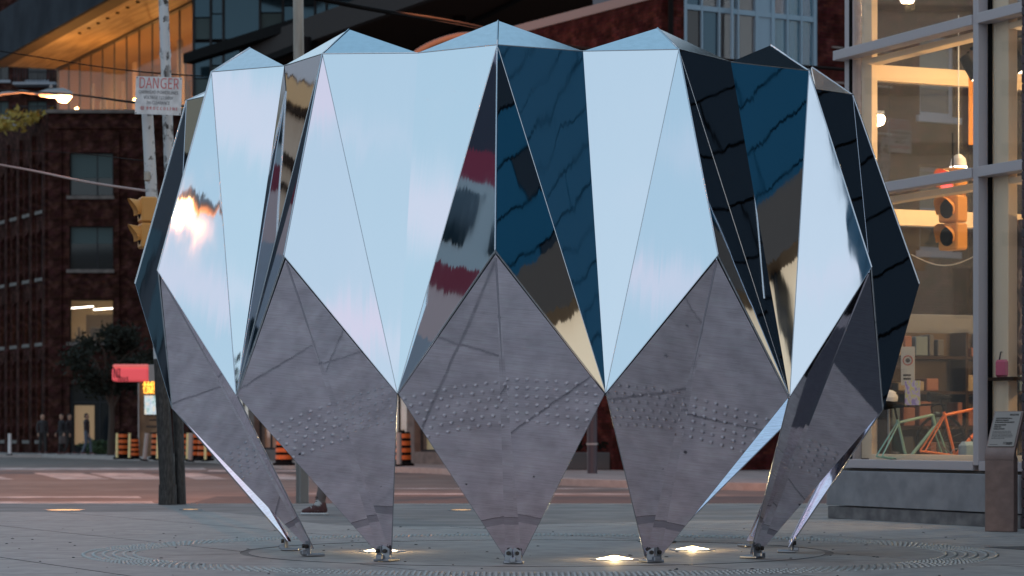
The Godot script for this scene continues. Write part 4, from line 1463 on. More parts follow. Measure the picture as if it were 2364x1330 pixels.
func build_shop() -> void:
	var o := Vector3(3.20, 0, -7.42)
	var t := thing("corner_shop", "glazed corner shop with grey window frames and cream lit interior at the right", "building", o)
	# concrete plinth
	var st := mb()
	shop_rail(st, -0.18, 3.15, 0.305, 0.345, 0.36, 0, 0.0)
	put("plinth_panel", st, M.plinth, t)
	st = mb()
	shop_rail(st, -0.17, 3.15, 0.06, 0.12, 0.40, 0, -0.03)
	put("plinth_ledge", st, M.plinth_low, t)
	st = mb()
	shop_rail(st, -0.10, 3.15, 0.13, 0.06, 0.18, 0, -0.09)
	put("plinth_gap", st, M.black, t)
	st = mb()
	shop_rail(st, -0.12, 3.15, 0.49, 0.025, 0.20, 0, 0.0)
	put("sill_bed", st, M.stain, t)
	# grey frame outside
	var posts := mb()
	shop_bar(posts, 2.41, 0.555, 7.5, 0.085, 0.13, 0, 0.075)
	var rails := [0.55, 3.23, 4.63, 6.4]
	put("post", posts, M.alu, t)
	for y in rails:
		for seg in [[0.10, 2.362], [2.458, 3.16]]:
			var r := mb()
			var big: bool = y > 1.0
			var s0: float = -0.10 if (y > 4.0 and seg[0] < 1.0) else seg[0]
			shop_rail(r, s0, seg[1], y, 0.095 if big else 0.085, 0.15 if big else 0.14, 0, 0.08 if big else 0.07)
			put("rail", r, M.alu, t)
	st = mb()
	shop_bar(st, 0.06, 0.52, 7.5, 0.03, 0.05, 0, 0.03)
	shop_bar(st, 2.468, 0.60, 7.5, 0.012, 0.03, 0, 0.03)
	shop_bar(st, 2.500, 0.60, 7.5, 0.012, 0.03, 0, 0.03)
	put("black_gasket", st, M.black, t)
	# cream inside faces
	st = mb()
	shop_bar(st, 0.20, 0.60, 7.5, 0.19, 0.07, 0, -0.09)
	shop_bar(st, 2.60, 0.60, 7.5, 0.25, 0.10, 0, -0.05)
	shop_rail(st, 0.30, 2.39, 0.615, 0.06, 0.12, 0, -0.08)
	shop_rail(st, 2.73, 3.16, 0.615, 0.06, 0.12, 0, -0.08)
	for y in [3.13, 4.53, 6.3]:
		shop_rail(st, 0.295, 2.39, y, 0.06, 0.14, 0, -0.075)
		shop_rail(st, 2.73, 3.16, y, 0.06, 0.14, 0, -0.075)
	put("inner_frame", st, M.cream, t)
	# glass
	for seg in [[0.10, 2.37], [2.53, 3.16]]:
		for ys in [[0.60, 3.18], [3.28, 4.58], [4.68, 6.35]]:
			var g := mb()
			shop_rail(g, seg[0], seg[1], (ys[0] + ys[1]) / 2, ys[1] - ys[0], 0.012, 0, 0.015)
			put("glass_panel", g, M.pane, t)
	# the other front
	st = mb()
	for s in [0.02, 2.3, 4.6, 6.9]:
		shop_bar(st, s, 0.1, 7.5, 0.10, 0.16, 1, 0.0)
	put("post", st, M.alu, t)
	for y in [0.5, 3.02, 4.46, 6.3]:
		var r := mb()
		shop_rail(r, 0.08, 7.5, y, 0.16, 0.10, 1, -0.06)
		put("inner_rail", r, M.cream, t)
	st = mb()
	shop_rail(st, 0.0, 7.5, 0.24, 0.40, 0.24, 1, 0.0)
	put("plinth_panel", st, M.plinth, t)
	for s in 3:
		for ys in [[0.6, 2.94], [3.1, 4.38], [4.54, 6.2]]:
			var g := mb()
			shop_rail(g, 0.08 + 2.3 * s, 2.24 + 2.3 * s, (ys[0] + ys[1]) / 2, ys[1] - ys[0], 0.012, 1, 0.0)
			put("glass_panel", g, M.pane, t)
	# floor, ceiling, roof
	var c := SHOP_U * 12.0
	var w := SHOP_W * 7.5
	st = mb()
	var fl := [Vector3.ZERO, c, c + w, w]
	for y in [[0.44, 0.50]]:
		var up := []
		for p in fl:
			up.append(p * 0.99 + (c + w) * 0.005 + Vector3(0, y[1], 0))
		face(st, up, Vector3(0, -5, 0))
	put("floor", st, M.taupe, t)
	st = mb()
	var lo := []
	var hi := []
	for p in fl:
		lo.append(p + Vector3(0, 6.5, 0))
		hi.append(p + Vector3(0, 7.4, 0))
	face(st, lo, (c + w) / 2 + Vector3(0, 7, 0))
	face(st, hi, (c + w) / 2 + Vector3(0, 7, 0))
	for i in 4:
		face(st, [lo[i], lo[(i + 1) % 4], hi[(i + 1) % 4], hi[i]], (c + w) / 2 + Vector3(0, 7, 0))
	put("ceiling", st, mat(Color(0.26, 0.22, 0.17), 0.8), t)
	st = mb()
	for row in 18:
		var y0 := 7.42 + 0.5 * row
		box(st, Transform3D(Basis(SHOP_U, Vector3.UP, -SHOP_W), SHOP_U * 6.0 + SHOP_W * 3.75 + Vector3(0, y0 + 0.235, 0)), Vector3(12.0, 0.47, 7.5))
		box(st, Transform3D(Basis(SHOP_U, Vector3.UP, -SHOP_W), SHOP_U * 6.0 + SHOP_W * 3.75 + Vector3(0, y0 + 0.485, 0)), Vector3(11.9, 0.03, 7.4))
	put("upper_storeys", st, M.charcoal, t).set_meta("kind", "stuff")
	st = mb()
	for i in 4:
		shop_rail(st, 0.4, 7.2, 6.32, 0.34, 0.16, 1, -1.0 - 1.3 * i)
	put("ceiling_beam", st, M.taupe, t)
	# partition on the far side and a dark counter
	st = mb()
	box(st, Transform3D(Basis(SHOP_U, Vector3.UP, -SHOP_W), SHOP_U * 6.0 + SHOP_W * 7.3 + Vector3(0, 3.5, 0)), Vector3(12.0, 6.0, 0.12))
	put("partition", st, M.taupe, t)
	# lamps
	var pl := spot(2213, 388, 25.3) - o
	shop_pendant(t, pl, 1.1)
	shop_pendant(t, spot(2095, -4, 26.6) - o, 2.4)
	var tb := mb()
	shop_rail(tb, 1.45, 2.3, 1.78, 0.045, 0.06, 1, -0.8)
	put("tube_lamp", tb, M.white_lamp, t)
	var warm := Color(1.0, 0.83, 0.60)
	for q in [[1.3, 1.6, 4.3, 4.0], [1.6, 3.4, 2.4, 2.2], [1.3, 1.9, 1.75, 1.1]]:
		var p := SHOP_W * float(q[0]) + SHOP_U * float(q[1]) + Vector3(0, q[2], 0)
		var sp := mb()
		tube(sp, [p + Vector3(0, 0.22, 0), p + Vector3(0, 0.02, 0)], [0.06, 0.075], 12)
		put("spot_lamp", sp, M.black, t)
		var bl := mb()
		lathe(bl, Transform3D(Basis(), p), [Vector2(0.0, -0.02), Vector2(0.06, -0.01), Vector2(0.07, 0.02)], 12)
		put("spot_lamp_glow", bl, M.warm_lamp, t)
		glow(p + Vector3(0, -0.07, 0), q[3], 0.07, warm, t)
	# track spots hanging under the rail
	var tr := mb()
	shop_rail(tr, 1.3, 3.0, 4.55, 0.03, 0.03, 0, -0.55)
	put("lamp_track", tr, M.black, t)
	for at in [spot(2236, 150, 24.9), spot(2343, 132, 24.0)]:
		var p: Vector3 = at - o
		var sp := mb()
		tube(sp, [p + Vector3(0, 0.13, 0), p], 0.012, 6)
		tube(sp, [p + Vector3(-0.05, 0.08, 0.02), p + Vector3(0.07, -0.13, 0.05)], [0.055, 0.062], 14)
		put("track_spot", sp, M.black, t)
		sp = mb()
		tube(sp, [p + Vector3(0.07, -0.13, 0.05), p + Vector3(0.072, -0.134, 0.051)], [0.054, 0.054], 14)
		put("track_spot_glow", sp, M.warm_lamp, t)

func shop_pendant(t: Node3D, p: Vector3, e: float) -> void:
	var st := mb()
	tube(st, [p + Vector3(0, 0.12, 0), p + Vector3(0, 1.5, 0)], 0.006, 5)
	lathe(st, Transform3D(Basis(), p), [Vector2(0.085, 0.015), Vector2(0.07, 0.09), Vector2(0.03, 0.13), Vector2(0.0, 0.14)], 18)
	put("pendant_shade", st, M.white_paint, t)
	st = mb()
	lathe(st, Transform3D(Basis(), p), [Vector2(0.0, -0.052), Vector2(0.06, -0.045), Vector2(0.08, -0.01), Vector2(0.085, 0.014)], 18)
	put("pendant_lamp", st, M.white_lamp, t)
	glow(p + Vector3(0, -0.075, 0), e, 0.06, Color(1.0, 0.84, 0.6), t)

# ------------------------------------------------------------------ small things in and before the shop
func build_lectern() -> void:
	var b := ground_spot(2307, 1228)
	var e := Vector3(0.87, 0, 0.49)
	var back := Vector3(0.49, 0, -0.87)
	var bs := Basis(e, Vector3.UP, -back)
	var t := thing("plaque_stand", "bent brown metal stand with a sloping text plaque beside the corner shop", "information stand", b, bs)
	var hw := 0.130
	var st := mb()
	bx(st, -hw, hw, 0.0, 0.62, -0.11, 0.0, 0.006)
	# rounded bend and sloping head, as a swept plate
	var prof := []
	for k in 7:
		var a := 0.62 * k / 6.0
		prof.append([Vector2(0.0 - (1 - cos(a)) * 0.16, 0.62 + sin(a) * 0.16)])
	var up := Vector2(-sin(0.62), cos(0.62))
	var last: Vector2 = prof[6][0]
	prof.append([last + up * 0.40])
	for k in 7:
		var p0: Vector2 = prof[k][0]
		var p1: Vector2 = prof[k + 1][0]
		var n := Vector2((p1 - p0).y, -(p1 - p0).x).normalized()
		var d := 0.11 if k < 1 else lerpf(0.11, 0.045, k / 6.0)
		var d2 := lerpf(0.11, 0.045, minf((k + 1) / 6.0, 1.0))
		var o0 := p0 - n * d
		var o1 := p1 - n * d2
		face(st, [Vector3(-hw, p0.y, p0.x), Vector3(hw, p0.y, p0.x), Vector3(hw, p1.y, p1.x), Vector3(-hw, p1.y, p1.x)], Vector3(0, (o0.y + o1.y) / 2, (o0.x + o1.x) / 2))
		face(st, [Vector3(-hw, o0.y, o0.x), Vector3(hw, o0.y, o0.x), Vector3(hw, o1.y, o1.x), Vector3(-hw, o1.y, o1.x)], Vector3(0, (p0.y + p1.y) / 2, (p0.x + p1.x) / 2))
		for s in [-hw, hw]:
			face(st, [Vector3(s, p0.y, p0.x), Vector3(s, p1.y, p1.x), Vector3(s, o1.y, o1.x), Vector3(s, o0.y, o0.x)], Vector3(0, p0.y, p0.x))
		if k == 6:
			face(st, [Vector3(-hw, p1.y, p1.x), Vector3(hw, p1.y, p1.x), Vector3(hw, o1.y, o1.x), Vector3(-hw, o1.y, o1.x)], Vector3(0, p0.y, p0.x))
	put("body", st, M.sign_brown, t)
	var pb := Basis(Vector3.RIGHT, -0.62)
	var c2 := last + up * 0.205
	var pl := MeshInstance3D.new()
	pl.name = "plaque"
	pl.transform = Transform3D(pb, Vector3(0, c2.y, c2.x) + pb.z * 0.003)
	st = mb()
	bx(st, -hw + 0.012, hw - 0.012, -0.185, 0.185, 0.0, 0.006, 0.001)
	pl.mesh = st.commit()
	pl.material_override = M.sign_plate
	t.add_child(pl)
	var z := 0.0075
	lettering(pl, "lettering", "REFLECTOR", 0.018, 0.078, Vector3(0.06, 0.150, z), M.ink, "Droid Sans", 700)
	var y := 0.112
	for q in [["QUEEN STREET WEST BIA &", 0.145, 0.012], ["THE CITY OF TORONTO", 0.118, 0.012], ["& PMA LANDSCAPE ARCHITECTS", 0.172, 0.012], ["STRUCTURE DESIGN", 0.103, 0.012], ["STUDIO LAB", 0.062, 0.012], ["Background Studio", 0.098, 0.012]]:
		lettering(pl, "lettering", q[0], q[2], q[1], Vector3(-0.098 + q[1] / 2, y, z), M.ink, "Droid Sans", 700)
		y -= 0.021 if q[0] != "& PMA LANDSCAPE ARCHITECTS" else 0.028
	for k in 6:
		var w: float = [0.160, 0.165, 0.178, 0.185, 0.187, 0.118][k]
		st = mb()
		var x := -0.10
		rng.seed = 70 + k
		while x < -0.10 + w:
			var l := rng.randf_range(0.008, 0.022)
			bx(st, x, minf(x + l, -0.10 + w), -0.028 - 0.015 * k, -0.023 - 0.015 * k, 0.0062, 0.0068)
			x += l + 0.004
		put("fine_print", st, M.ink, pl)
	st = mb()
	bx(st, -0.102, -0.03, -0.168, -0.164, 0.0062, 0.0068)
	put("fine_print", st, M.ink, pl)
	# city-hall emblem and wordmark
	st = mb()
	bar(st, Vector3(0.018, -0.168, 0.0065), Vector3(0.022, -0.134, 0.0065), 0.004, 0.001)
	bar(st, Vector3(0.034, -0.168, 0.0065), Vector3(0.031, -0.128, 0.0065), 0.005, 0.001)
	bx(st, 0.020, 0.032, -0.152, -0.147, 0.0062, 0.0068)
	put("emblem", st, M.ink, pl)
	lettering(pl, "lettering", "TORONTO", 0.028, 0.058, Vector3(0.069, -0.155, z), M.ink, "Droid Sans", 700)

func build_brick_pier() -> void:
	# the near end of the shop: a pier of dark bricks, then the long metal-clad block the facets mirror
	var o := Vector3(3.20, 0, -7.42) + SHOP_U * 3.25
	var basis := Basis(SHOP_U, Vector3.UP, SHOP_U.cross(Vector3.UP))
	var t := thing("brick_pier", "pier of dark purple bricks at the right edge beside the shop window", "brick pier", o, basis)
	var st := mb()
	bx(st, -0.085, 0.88, 0.0, 7.4, -0.5, 0.150)
	put("mortar_core", st, mat(Color(0.035, 0.03, 0.034), 0.9), t)
	rng.seed = 9
	var variants := []
	for k in 3:
		var v := mb()
		bx(v, -0.1075, 0.1075, -0.0375, 0.0375, -0.06, 0.006, 0.006)
		variants.append(v.commit())
	var half := mb()
	bx(half, -0.0505, 0.0505, -0.0375, 0.0375, -0.06, 0.006, 0.006)
	var hm := half.commit()
	for row in 66:
		for col in 4:
			var b := MeshInstance3D.new()
			b.name = "brick"
			var first := row % 2 == 1 and col == 0
			b.mesh = hm if first else variants[(row + col) % 3]
			b.material_override = M.brick_piece[rng.randi() % 3]
			var x: float = -0.045 if first else (0.012 if row % 2 == 0 else -0.102) + 0.2265 * (col if row % 2 == 0 else col)
			b.position = Vector3(x + (0.004 if first else 0.0), 0.055 + 0.0855 * row, 0.152 + rng.randf_range(-0.002, 0.002))
			t.add_child(b, true)
	# metal-clad block
	var o2 := o + SHOP_U * 0.9
	var t2 := thing("clad_building", "long block clad in dark metal sheets beyond the shop, seen in the mirror facets", "building", o2, basis)
	var core := mb()
	bx(core, 0.0, 24.0, 0.0, 17.0, -6.0, -0.02)
	put("core", core, M.black, t2)
	rng.seed = 19
	var cl := [mb(), mb(), mb()]
	for row in 32:
		for col in 10:
			var y0 := 0.55 + 0.5 * row
			var x0 := 2.4 * col + (0.0 if row % 2 else 1.1)
			var x1 := minf(x0 + 2.4, 24.0)
			var shop: bool = x1 > 7.2 and y0 < 5.55
			var win: bool = x0 > 14.3 and x0 < 15.9 and y0 > 11.9 and y0 < 13.5
			if shop or win:
				continue
			var dz := rng.randf_range(-0.006, 0.006)
			box(cl[1 if x0 > 6.2 else 0], Transform3D(Basis.from_euler(Vector3(rng.randf_range(-0.004, 0.004), rng.randf_range(-0.004, 0.004), rng.randf_range(-0.003, 0.003))), Vector3((x0 + x1) / 2, y0 + 0.25, 0.0 + dz)), Vector3(x1 - x0 - 0.02, 0.47, 0.03))
	put("cladding", cl[0], M.charcoal, t2).set_meta("kind", "stuff")
	put("cladding", cl[1], M.sky_tinted_clad, t2).set_meta("kind", "stuff")
	var b := mb()
	bx(b, 7.2, 24.0, 5.2, 5.8, -0.01, 0.25)
	put("brown_fascia", b, mat(Color(0.06, 0.035, 0.02), 0.6), t2)
	var gl := mb()
	bx(gl, 7.2, 24.0, 3.5, 5.2, -0.02, -0.005)
	put("lit_window", gl, emit(Color(1.0, 0.80, 0.55), 0.5), t2)
	gl = mb()
	bx(gl, 14.4, 18.0, 11.9, 13.6, -0.02, 0.0)
	put("lit_window", gl, emit(Color(1.0, 0.88, 0.72), 0.45), t2)
	gl = mb()
	bx(gl, 7.2, 24.0, 0.4, 3.46, -0.02, 0.01)
	put("base_panel", gl, M.charcoal, t2)
	b = mb()
	for k in 7:
		bx(b, 7.2 + 2.4 * k, 7.3 + 2.4 * k, 0.5, 5.19, 0.0, 0.08)
	put("mullion", b, M.window_frame, t2)

func wheel(st: SurfaceTool, c: Vector3, bs: Basis, r: float, tyre: float) -> void:
	var path := []
	for k in 33:
		var a := TAU * k / 32
		path.append(c + bs * Vector3(cos(a) * r, sin(a) * r, 0))
	tube(st, path, tyre, 6, false)

func bicycle(label: String, at: Vector3, bs: Basis, frame_m: Material, scale := 1.0, wheels := true) -> Node3D:
	# local x forwards, y up; origin under the bottom bracket
	var t := thing("bicycle", label, "bicycle", at, bs.scaled_local(Vector3.ONE * scale))
	var bb := Vector3(0, 0.28, 0)
	var seat := Vector3(-0.15, 0.80, 0)
	var head := Vector3(0.40, 0.86, 0)
	var head2 := Vector3(0.44, 0.72, 0)
	var rear := Vector3(-0.43, 0.34, 0)
	var fore := Vector3(0.60, 0.34, 0)
	var st := mb()
	tube(st, [bb, seat], 0.018, 8)
	tube(st, [seat + Vector3(0.01, -0.04, 0), head], 0.018, 8)
	tube(st, [bb, head2], 0.022, 8)
	tube(st, [head, head2], 0.022, 8)
	for s in [-1.0, 1.0]:
		tube(st, [bb + Vector3(0, 0, 0.03 * s), rear + Vector3(0, 0, 0.06 * s)], 0.011, 6)
		tube(st, [seat + Vector3(0.01, -0.04, 0.02 * s), rear + Vector3(0, 0, 0.06 * s)], 0.010, 6)
		tube(st, [head2 + Vector3(0, 0, 0.03 * s), head2 + Vector3(0.05, -0.12, 0.05 * s), fore + Vector3(0, 0, 0.05 * s)], 0.012, 6)
	put("frame", st, frame_m, t)
	st = mb()
	tube(st, [seat, seat + Vector3(-0.045, 0.16, 0)], 0.013, 8)
	tube(st, [seat + Vector3(-0.20, 0.175, 0), seat + Vector3(-0.08, 0.18, 0), seat + Vector3(0.10, 0.165, 0)], [0.06, 0.045, 0.015], 8)
	put("saddle", st, M.black, t)
	st = mb()
	tube(st, [head, head + Vector3(-0.02, 0.10, 0), head + Vector3(0.06, 0.13, 0)], 0.014, 8)
	tube(st, [head + Vector3(-0.04, 0.12, -0.30), head + Vector3(0.06, 0.13, -0.1), head + Vector3(0.06, 0.13, 0.1), head + Vector3(-0.04, 0.12, 0.30)], 0.012, 8)
	put("handlebar", st, M.black, t)
	if wheels:
		for c in [rear, fore]:
			st = mb()
			wheel(st, c, Basis(), 0.325, 0.02)
			var w := put("wheel", st, M.black, t)
			st = mb()
			for k in 16:
				var a := TAU * k / 16
				tube(st, [c + Vector3(0, 0, 0.02 * (1 if k % 2 else -1)), c + Vector3(cos(a), sin(a), 0) * 0.315], 0.0022, 3, false)
			put("spokes", st, M.steel_grey, w)
	st = mb()
	wheel(st, bb + Vector3(0, 0, 0.04), Basis(), 0.085, 0.006)
	tube(st, [bb + Vector3(0, 0, 0.05), bb + Vector3(0.12, -0.11, 0.06)], 0.009, 6)
	tube(st, [bb + Vector3(0, 0, -0.05), bb + Vector3(-0.12, 0.11, -0.06)], 0.009, 6)
	put("crankset", st, M.steel_grey, t)
	return t

func print_texture(sd: int, cols: Array, w: int, h: int) -> ImageTexture:
	var im := Image.create(w, h, false, Image.FORMAT_RGB8)
	var f := FastNoiseLite.new()
	f.seed = sd
	f.frequency = 0.03
	f.fractal_octaves = 3
	for y in h:
		for x in w:
			var v: float = clampf(f.get_noise_2d(x, y * 0.6) * 1.6 + 0.5, 0.0, 0.999) * (cols.size() - 1)
			var i := int(v)
			var c: Color = cols[i].lerp(cols[i + 1], v - i)
			im.set_pixel(x, y, c.linear_to_srgb())
	return ImageTexture.create_from_image(im)

func print_mat(tex: Texture2D) -> StandardMaterial3D:
	var m := StandardMaterial3D.new()
	m.albedo_texture = tex
	m.roughness = 0.6
	return m

func flat_print(called: String, parent: Node, c: Vector3, bs: Basis, w: float, h: float, m: Material) -> MeshInstance3D:
	var st := mb()
	var p := [Vector3(-w / 2, -h / 2, 0), Vector3(w / 2, -h / 2, 0), Vector3(w / 2, h / 2, 0), Vector3(-w / 2, h / 2, 0)]
	var uv := [Vector2(0, 1), Vector2(1, 1), Vector2(1, 0), Vector2(0, 0)]
	for i in [0, 2, 1, 0, 3, 2]:
		st.set_normal(bs.z)
		st.set_uv(uv[i])
		st.add_vertex(c + bs * p[i])
	return put(called, st, m, parent)

func build_shop_goods() -> void:
	var o := Vector3(3.20, 0, -7.42)
	var wb := Basis(SHOP_W, Vector3.UP, SHOP_W.cross(Vector3.UP))
	var back := Basis(-SHOP_W, Vector3.UP, (-SHOP_W).cross(Vector3.UP))
	bicycle("pale mint green bicycle frame standing just inside the shop glass at the left", spot(2094, 1005, 25.2) * Vector3(1, 0, 1) + Vector3(0, 0.36, 0), Basis(Vector3.UP, 0.5), mat(Color(0.22, 0.40, 0.34), 0.35), 0.78, false)
	var ob := bicycle("orange bicycle standing inside the shop window in front of the mint frame", spot(2196, 1005, 25.0) * Vector3(1, 0, 1) + Vector3(0.02, 0.40, 0.10), Basis(Vector3.UP, 0.35), mat(Color(0.72, 0.17, 0.03), 0.35), 0.82, false)
	var rim := mb()
	var hub := ob.transform.affine_inverse() * spot(2172, 1022, 25.6)
	wheel(rim, hub, Basis(), 0.33, 0.02)
	var wh := put("wheel", rim, M.black, ob)  # loose wheel of another bicycle, attached to this one
	rim = mb()
	for k in 16:
		tube(rim, [hub, hub + Vector3(cos(TAU * k / 16), sin(TAU * k / 16), 0) * 0.32], 0.002, 3, false)
	put("spokes", rim, M.steel_grey, wh)
	# solid signal standing in for one reflected in the glass
	var h := spot(2200, 520, 25.2)
	var lt := traffic_signal("yellow traffic signal with a red light on, standing in for a reflection in the shop glass", h, Basis(Vector3.UP, -0.9), 0)
	lt.scale = Vector3.ONE * 0.82
	var ch := mb()
	tube(ch, [Vector3(0, 0.43, 0), Vector3(0, 1.1, 0)], 0.012, 6)
	put("hanger", ch, M.black, lt)
	var sgn := thing("hanging_banner", "tall orange banner hanging high inside the shop", "banner", spot(2277, 252, 26.2), Basis(Vector3.UP, -0.3))
	var st := mb()
	bx(st, -0.18, 0.18, -0.36, 0.36, -0.012, 0.012, 0.008)
	put("cloth", st, mat(Color(0.60, 0.24, 0.05), 0.8), sgn)
	st = mb()
	tube(st, [Vector3(-0.15, 0.37, 0), Vector3(0.15, 0.37, 0)], 0.012, 6)
	put("rod", st, M.black, sgn)
	# parking sign standing in for its reflection in the glass; posters
	var ps := thing("reflected_notice", "white no-stopping notice standing in for one reflected in the shop window", "notice", spot(2096, 845, 25.4), Basis(Vector3.UP, -0.3))
	st = mb()
	bx(st, -0.068, 0.068, -0.19, 0.19, -0.006, 0.0, 0.002)
	put("board", st, mat(Color(0.40, 0.39, 0.35), 0.6), ps)
	st = mb()
	wheel(st, Vector3(0, 0.055, 0.002), Basis(), 0.045, 0.006)
	put("red_ring", st, mat(Color(0.30, 0.06, 0.05), 0.6), ps)
	st = mb()
	lathe(st, Transform3D(Basis(Vector3.RIGHT, PI / 2), Vector3(0, 0.055, 0.0)), [Vector2(0.022, 0.0), Vector2(0.022, 0.004), Vector2(0.0, 0.005)], 14)
	for k in 4:
		bx(st, -0.045 + 0.03 * (k % 2), 0.0 + 0.03 * (k % 2), -0.10 - 0.035 * (k / 2), -0.082 - 0.035 * (k / 2), 0.0005, 0.003)
	put("black_mark", st, M.ink, ps)
	var pp := thing("window_poster", "small lilac and yellow poster behind the left pane of the shop", "poster", spot(2107, 907, 25.2), Basis(Vector3.UP, -0.3))
	flat_print("print", pp, Vector3(0, 0, 0.003), Basis(), 0.15, 0.24, print_mat(print_texture(3, [Color(0.25, 0.2, 0.5), Color(0.45, 0.42, 0.6), Color(0.5, 0.5, 0.12), Color(0.4, 0.35, 0.55)], 64, 96)))
	st = mb()
	bx(st, -0.075, 0.075, -0.12, 0.12, -0.004, 0.0)
	put("backing", st, M.white_paint, pp)
	var big := thing("window_poster", "tall narrow poster with a warm skin-toned print behind the right pane of the shop", "poster", spot(2327, 700, 23.55), Basis(SHOP_U, Vector3.UP, SHOP_U.cross(Vector3.UP)))
	st = mb()
	bx(st, -0.27, 0.27, -0.66, 0.75, -0.02, 0.0)
	put("board", st, mat(Color(0.10, 0.06, 0.045), 0.7), big)
	flat_print("print", big, Vector3(0, 0.05, 0.004), Basis(), 0.54, 1.40, print_mat(print_texture(8, [Color(0.06, 0.03, 0.025), Color(0.16, 0.07, 0.05), Color(0.40, 0.22, 0.14), Color(0.55, 0.36, 0.25), Color(0.14, 0.06, 0.05)], 96, 256)))
	var bag := thing("pink_bag", "pink handbag standing on a ledge under the tall poster", "bag", spot(2316, 852, 23.4) - Vector3(0, 0.075, 0), Basis(Vector3.UP, -1.0))
	st = mb()
	box(st, Transform3D(Basis(), Vector3(0, 0.08, 0)), Vector3(0.16, 0.16, 0.07), 0.02)
	put("body", st, mat(Color(0.50, 0.10, 0.16), 0.5), bag)
	st = mb()
	tube(st, [Vector3(-0.05, 0.15, 0), Vector3(-0.03, 0.23, 0), Vector3(0.03, 0.23, 0), Vector3(0.05, 0.15, 0)], 0.007, 6)
	put("handle", st, M.black, bag)
	var sh := thing("display_shelf", "dark shelf unit behind the right pane under the pink bag", "shelf", spot(2327, 1005, 23.35) * Vector3(1, 0, 1), Basis(SHOP_U, Vector3.UP, SHOP_U.cross(Vector3.UP)))
	st = mb()
	bx(st, -0.2, 0.2, 1.325, 1.355, -0.25, 0.08)
	put("board", st, M.wood_dark, sh)
	st = mb()
	bx(st, -0.2, 0.2, 0.5, 0.54, -0.25, 0.08)
	put("board", st, M.wood_dark, sh)
	st = mb()
	for x in [-0.19, 0.19]:
		bx(st, x - 0.01, x + 0.01, 0.5, 1.325, -0.24, -0.22)
	put("upright", st, M.black, sh)
	var gp := thing("reflected_band", "wide dull grey board standing in for a band reflected across the shop window", "board", spot(2190, 765, 26.4), wb)  # board stands in for a sign band reflected in the pane
	st = mb()
	bx(st, -0.75, 0.75, -0.16, 0.17, -0.02, 0.0, 0.005)
	put("board", st, mat(Color(0.20, 0.20, 0.21), 0.7), gp)
	st = mb()
	for x in [-0.7]:
		tube(st, [Vector3(x, 0.17, -0.01), Vector3(x, 2.6, -0.01)], 0.004, 4)
	put("hanger", st, M.black, gp)
	# pale helmet on a stand, blue jug-like bag, wooden counter
	var hl := thing("bicycle_helmet", "white vented helmet on a stand above the mint bicycle frame", "helmet", spot(2052, 915, 25.3) - Vector3(0, 0.05, 0))
	st = mb()
	lathe(st, Transform3D(Basis().scaled(Vector3(1, 1, 1.25))), [Vector2(0.085, 0.0), Vector2(0.092, 0.04), Vector2(0.075, 0.085), Vector2(0.04, 0.108), Vector2(0.0, 0.114)], 18)
	put("shell", st, M.white_paint, hl)
	st = mb()
	for k in 4:
		var a := -0.9 + 0.6 * k
		bar(st, Vector3(sin(a) * 0.088, 0.06, -0.05), Vector3(sin(a) * 0.088, 0.075, 0.06), 0.012, 0.02)
	put("vent", st, M.black, hl)
	st = mb()
	tube(st, [Vector3(0, 0, 0), Vector3(0, -0.42, 0)], 0.012, 8)
	put("stand", st, M.steel_grey, hl)
	var tk := thing("pannier_bag", "pale blue bag on the floor right of the orange bicycle", "bag", spot(2236, 1048, 24.9) - Vector3(0, 0.12, 0))
	st = mb()
	box(st, Transform3D(Basis(Vector3.UP, 0.4), Vector3(0, 0.12, 0)), Vector3(0.20, 0.24, 0.12), 0.04)
	put("body", st, mat(Color(0.18, 0.30, 0.40), 0.6), tk)
	st = mb()
	tube(st, [Vector3(-0.05, 0.23, 0), Vector3(0, 0.30, 0), Vector3(0.05, 0.23, 0)], 0.008, 6)
	put("handle", st, M.black, tk)
	var ws := thing("wall_shelving", "low dark shelving packed with small goods behind the bicycles in the shop", "shelving", o + SHOP_W * 1.05 + SHOP_U * 0.42 + Vector3(0, 0.5, 0), wb)
	for k in 4:
		st = mb()
		bx(st, -0.85, 0.95, 0.35 * k + 0.04, 0.35 * k + 0.07, -0.26, 0.0)
		put("shelf", st, M.wood_dark, ws)
	for x in [-0.88, 0.02, 0.95]:
		st = mb()
		bx(st, x, x + 0.03, 0.0, 1.36, -0.27, 0.01)
		put("upright", st, M.wood_dark, ws)
	st = mb()
	bx(st, -0.88, 0.98, 0.0, 1.36, -0.29, -0.272)
	put("back_panel", st, mat(Color(0.085, 0.06, 0.04), 0.8), ws)
	rng.seed = 91
	var heaps := [mb(), mb(), mb(), mb()]
	for k in 4:
		var x := -0.82
		while x < 0.85:
			var w := rng.randf_range(0.04, 0.16)
			var hh := rng.randf_range(0.07, 0.26)
			if rng.randf() < 0.85:
				bx(heaps[rng.randi() % 4], x, x + w, 0.35 * k + 0.071, 0.35 * k + 0.071 + hh, -0.24, -0.03, 0.008)
			x += w + rng.randf_range(0.004, 0.05)
	var tints := [Color(0.26, 0.20, 0.13), Color(0.06, 0.06, 0.065), Color(0.20, 0.07, 0.04), Color(0.10, 0.14, 0.16)]
	for k in 4:
		put("goods", heaps[k], mat(tints[k], 0.6), ws).set_meta("kind", "stuff")
	var chain := []
	for k in 13:
		var f := k / 12.0
		chain.append(spot(2105, 588, 25.3).lerp(spot(2262, 585, 24.2), f) - Vector3(0, 0.11 * sin(PI * f), 0))
	cable("bead_chain", "pale beaded string hanging in a curve inside the shop window", chain, 0.006, M.cream, "bead string")

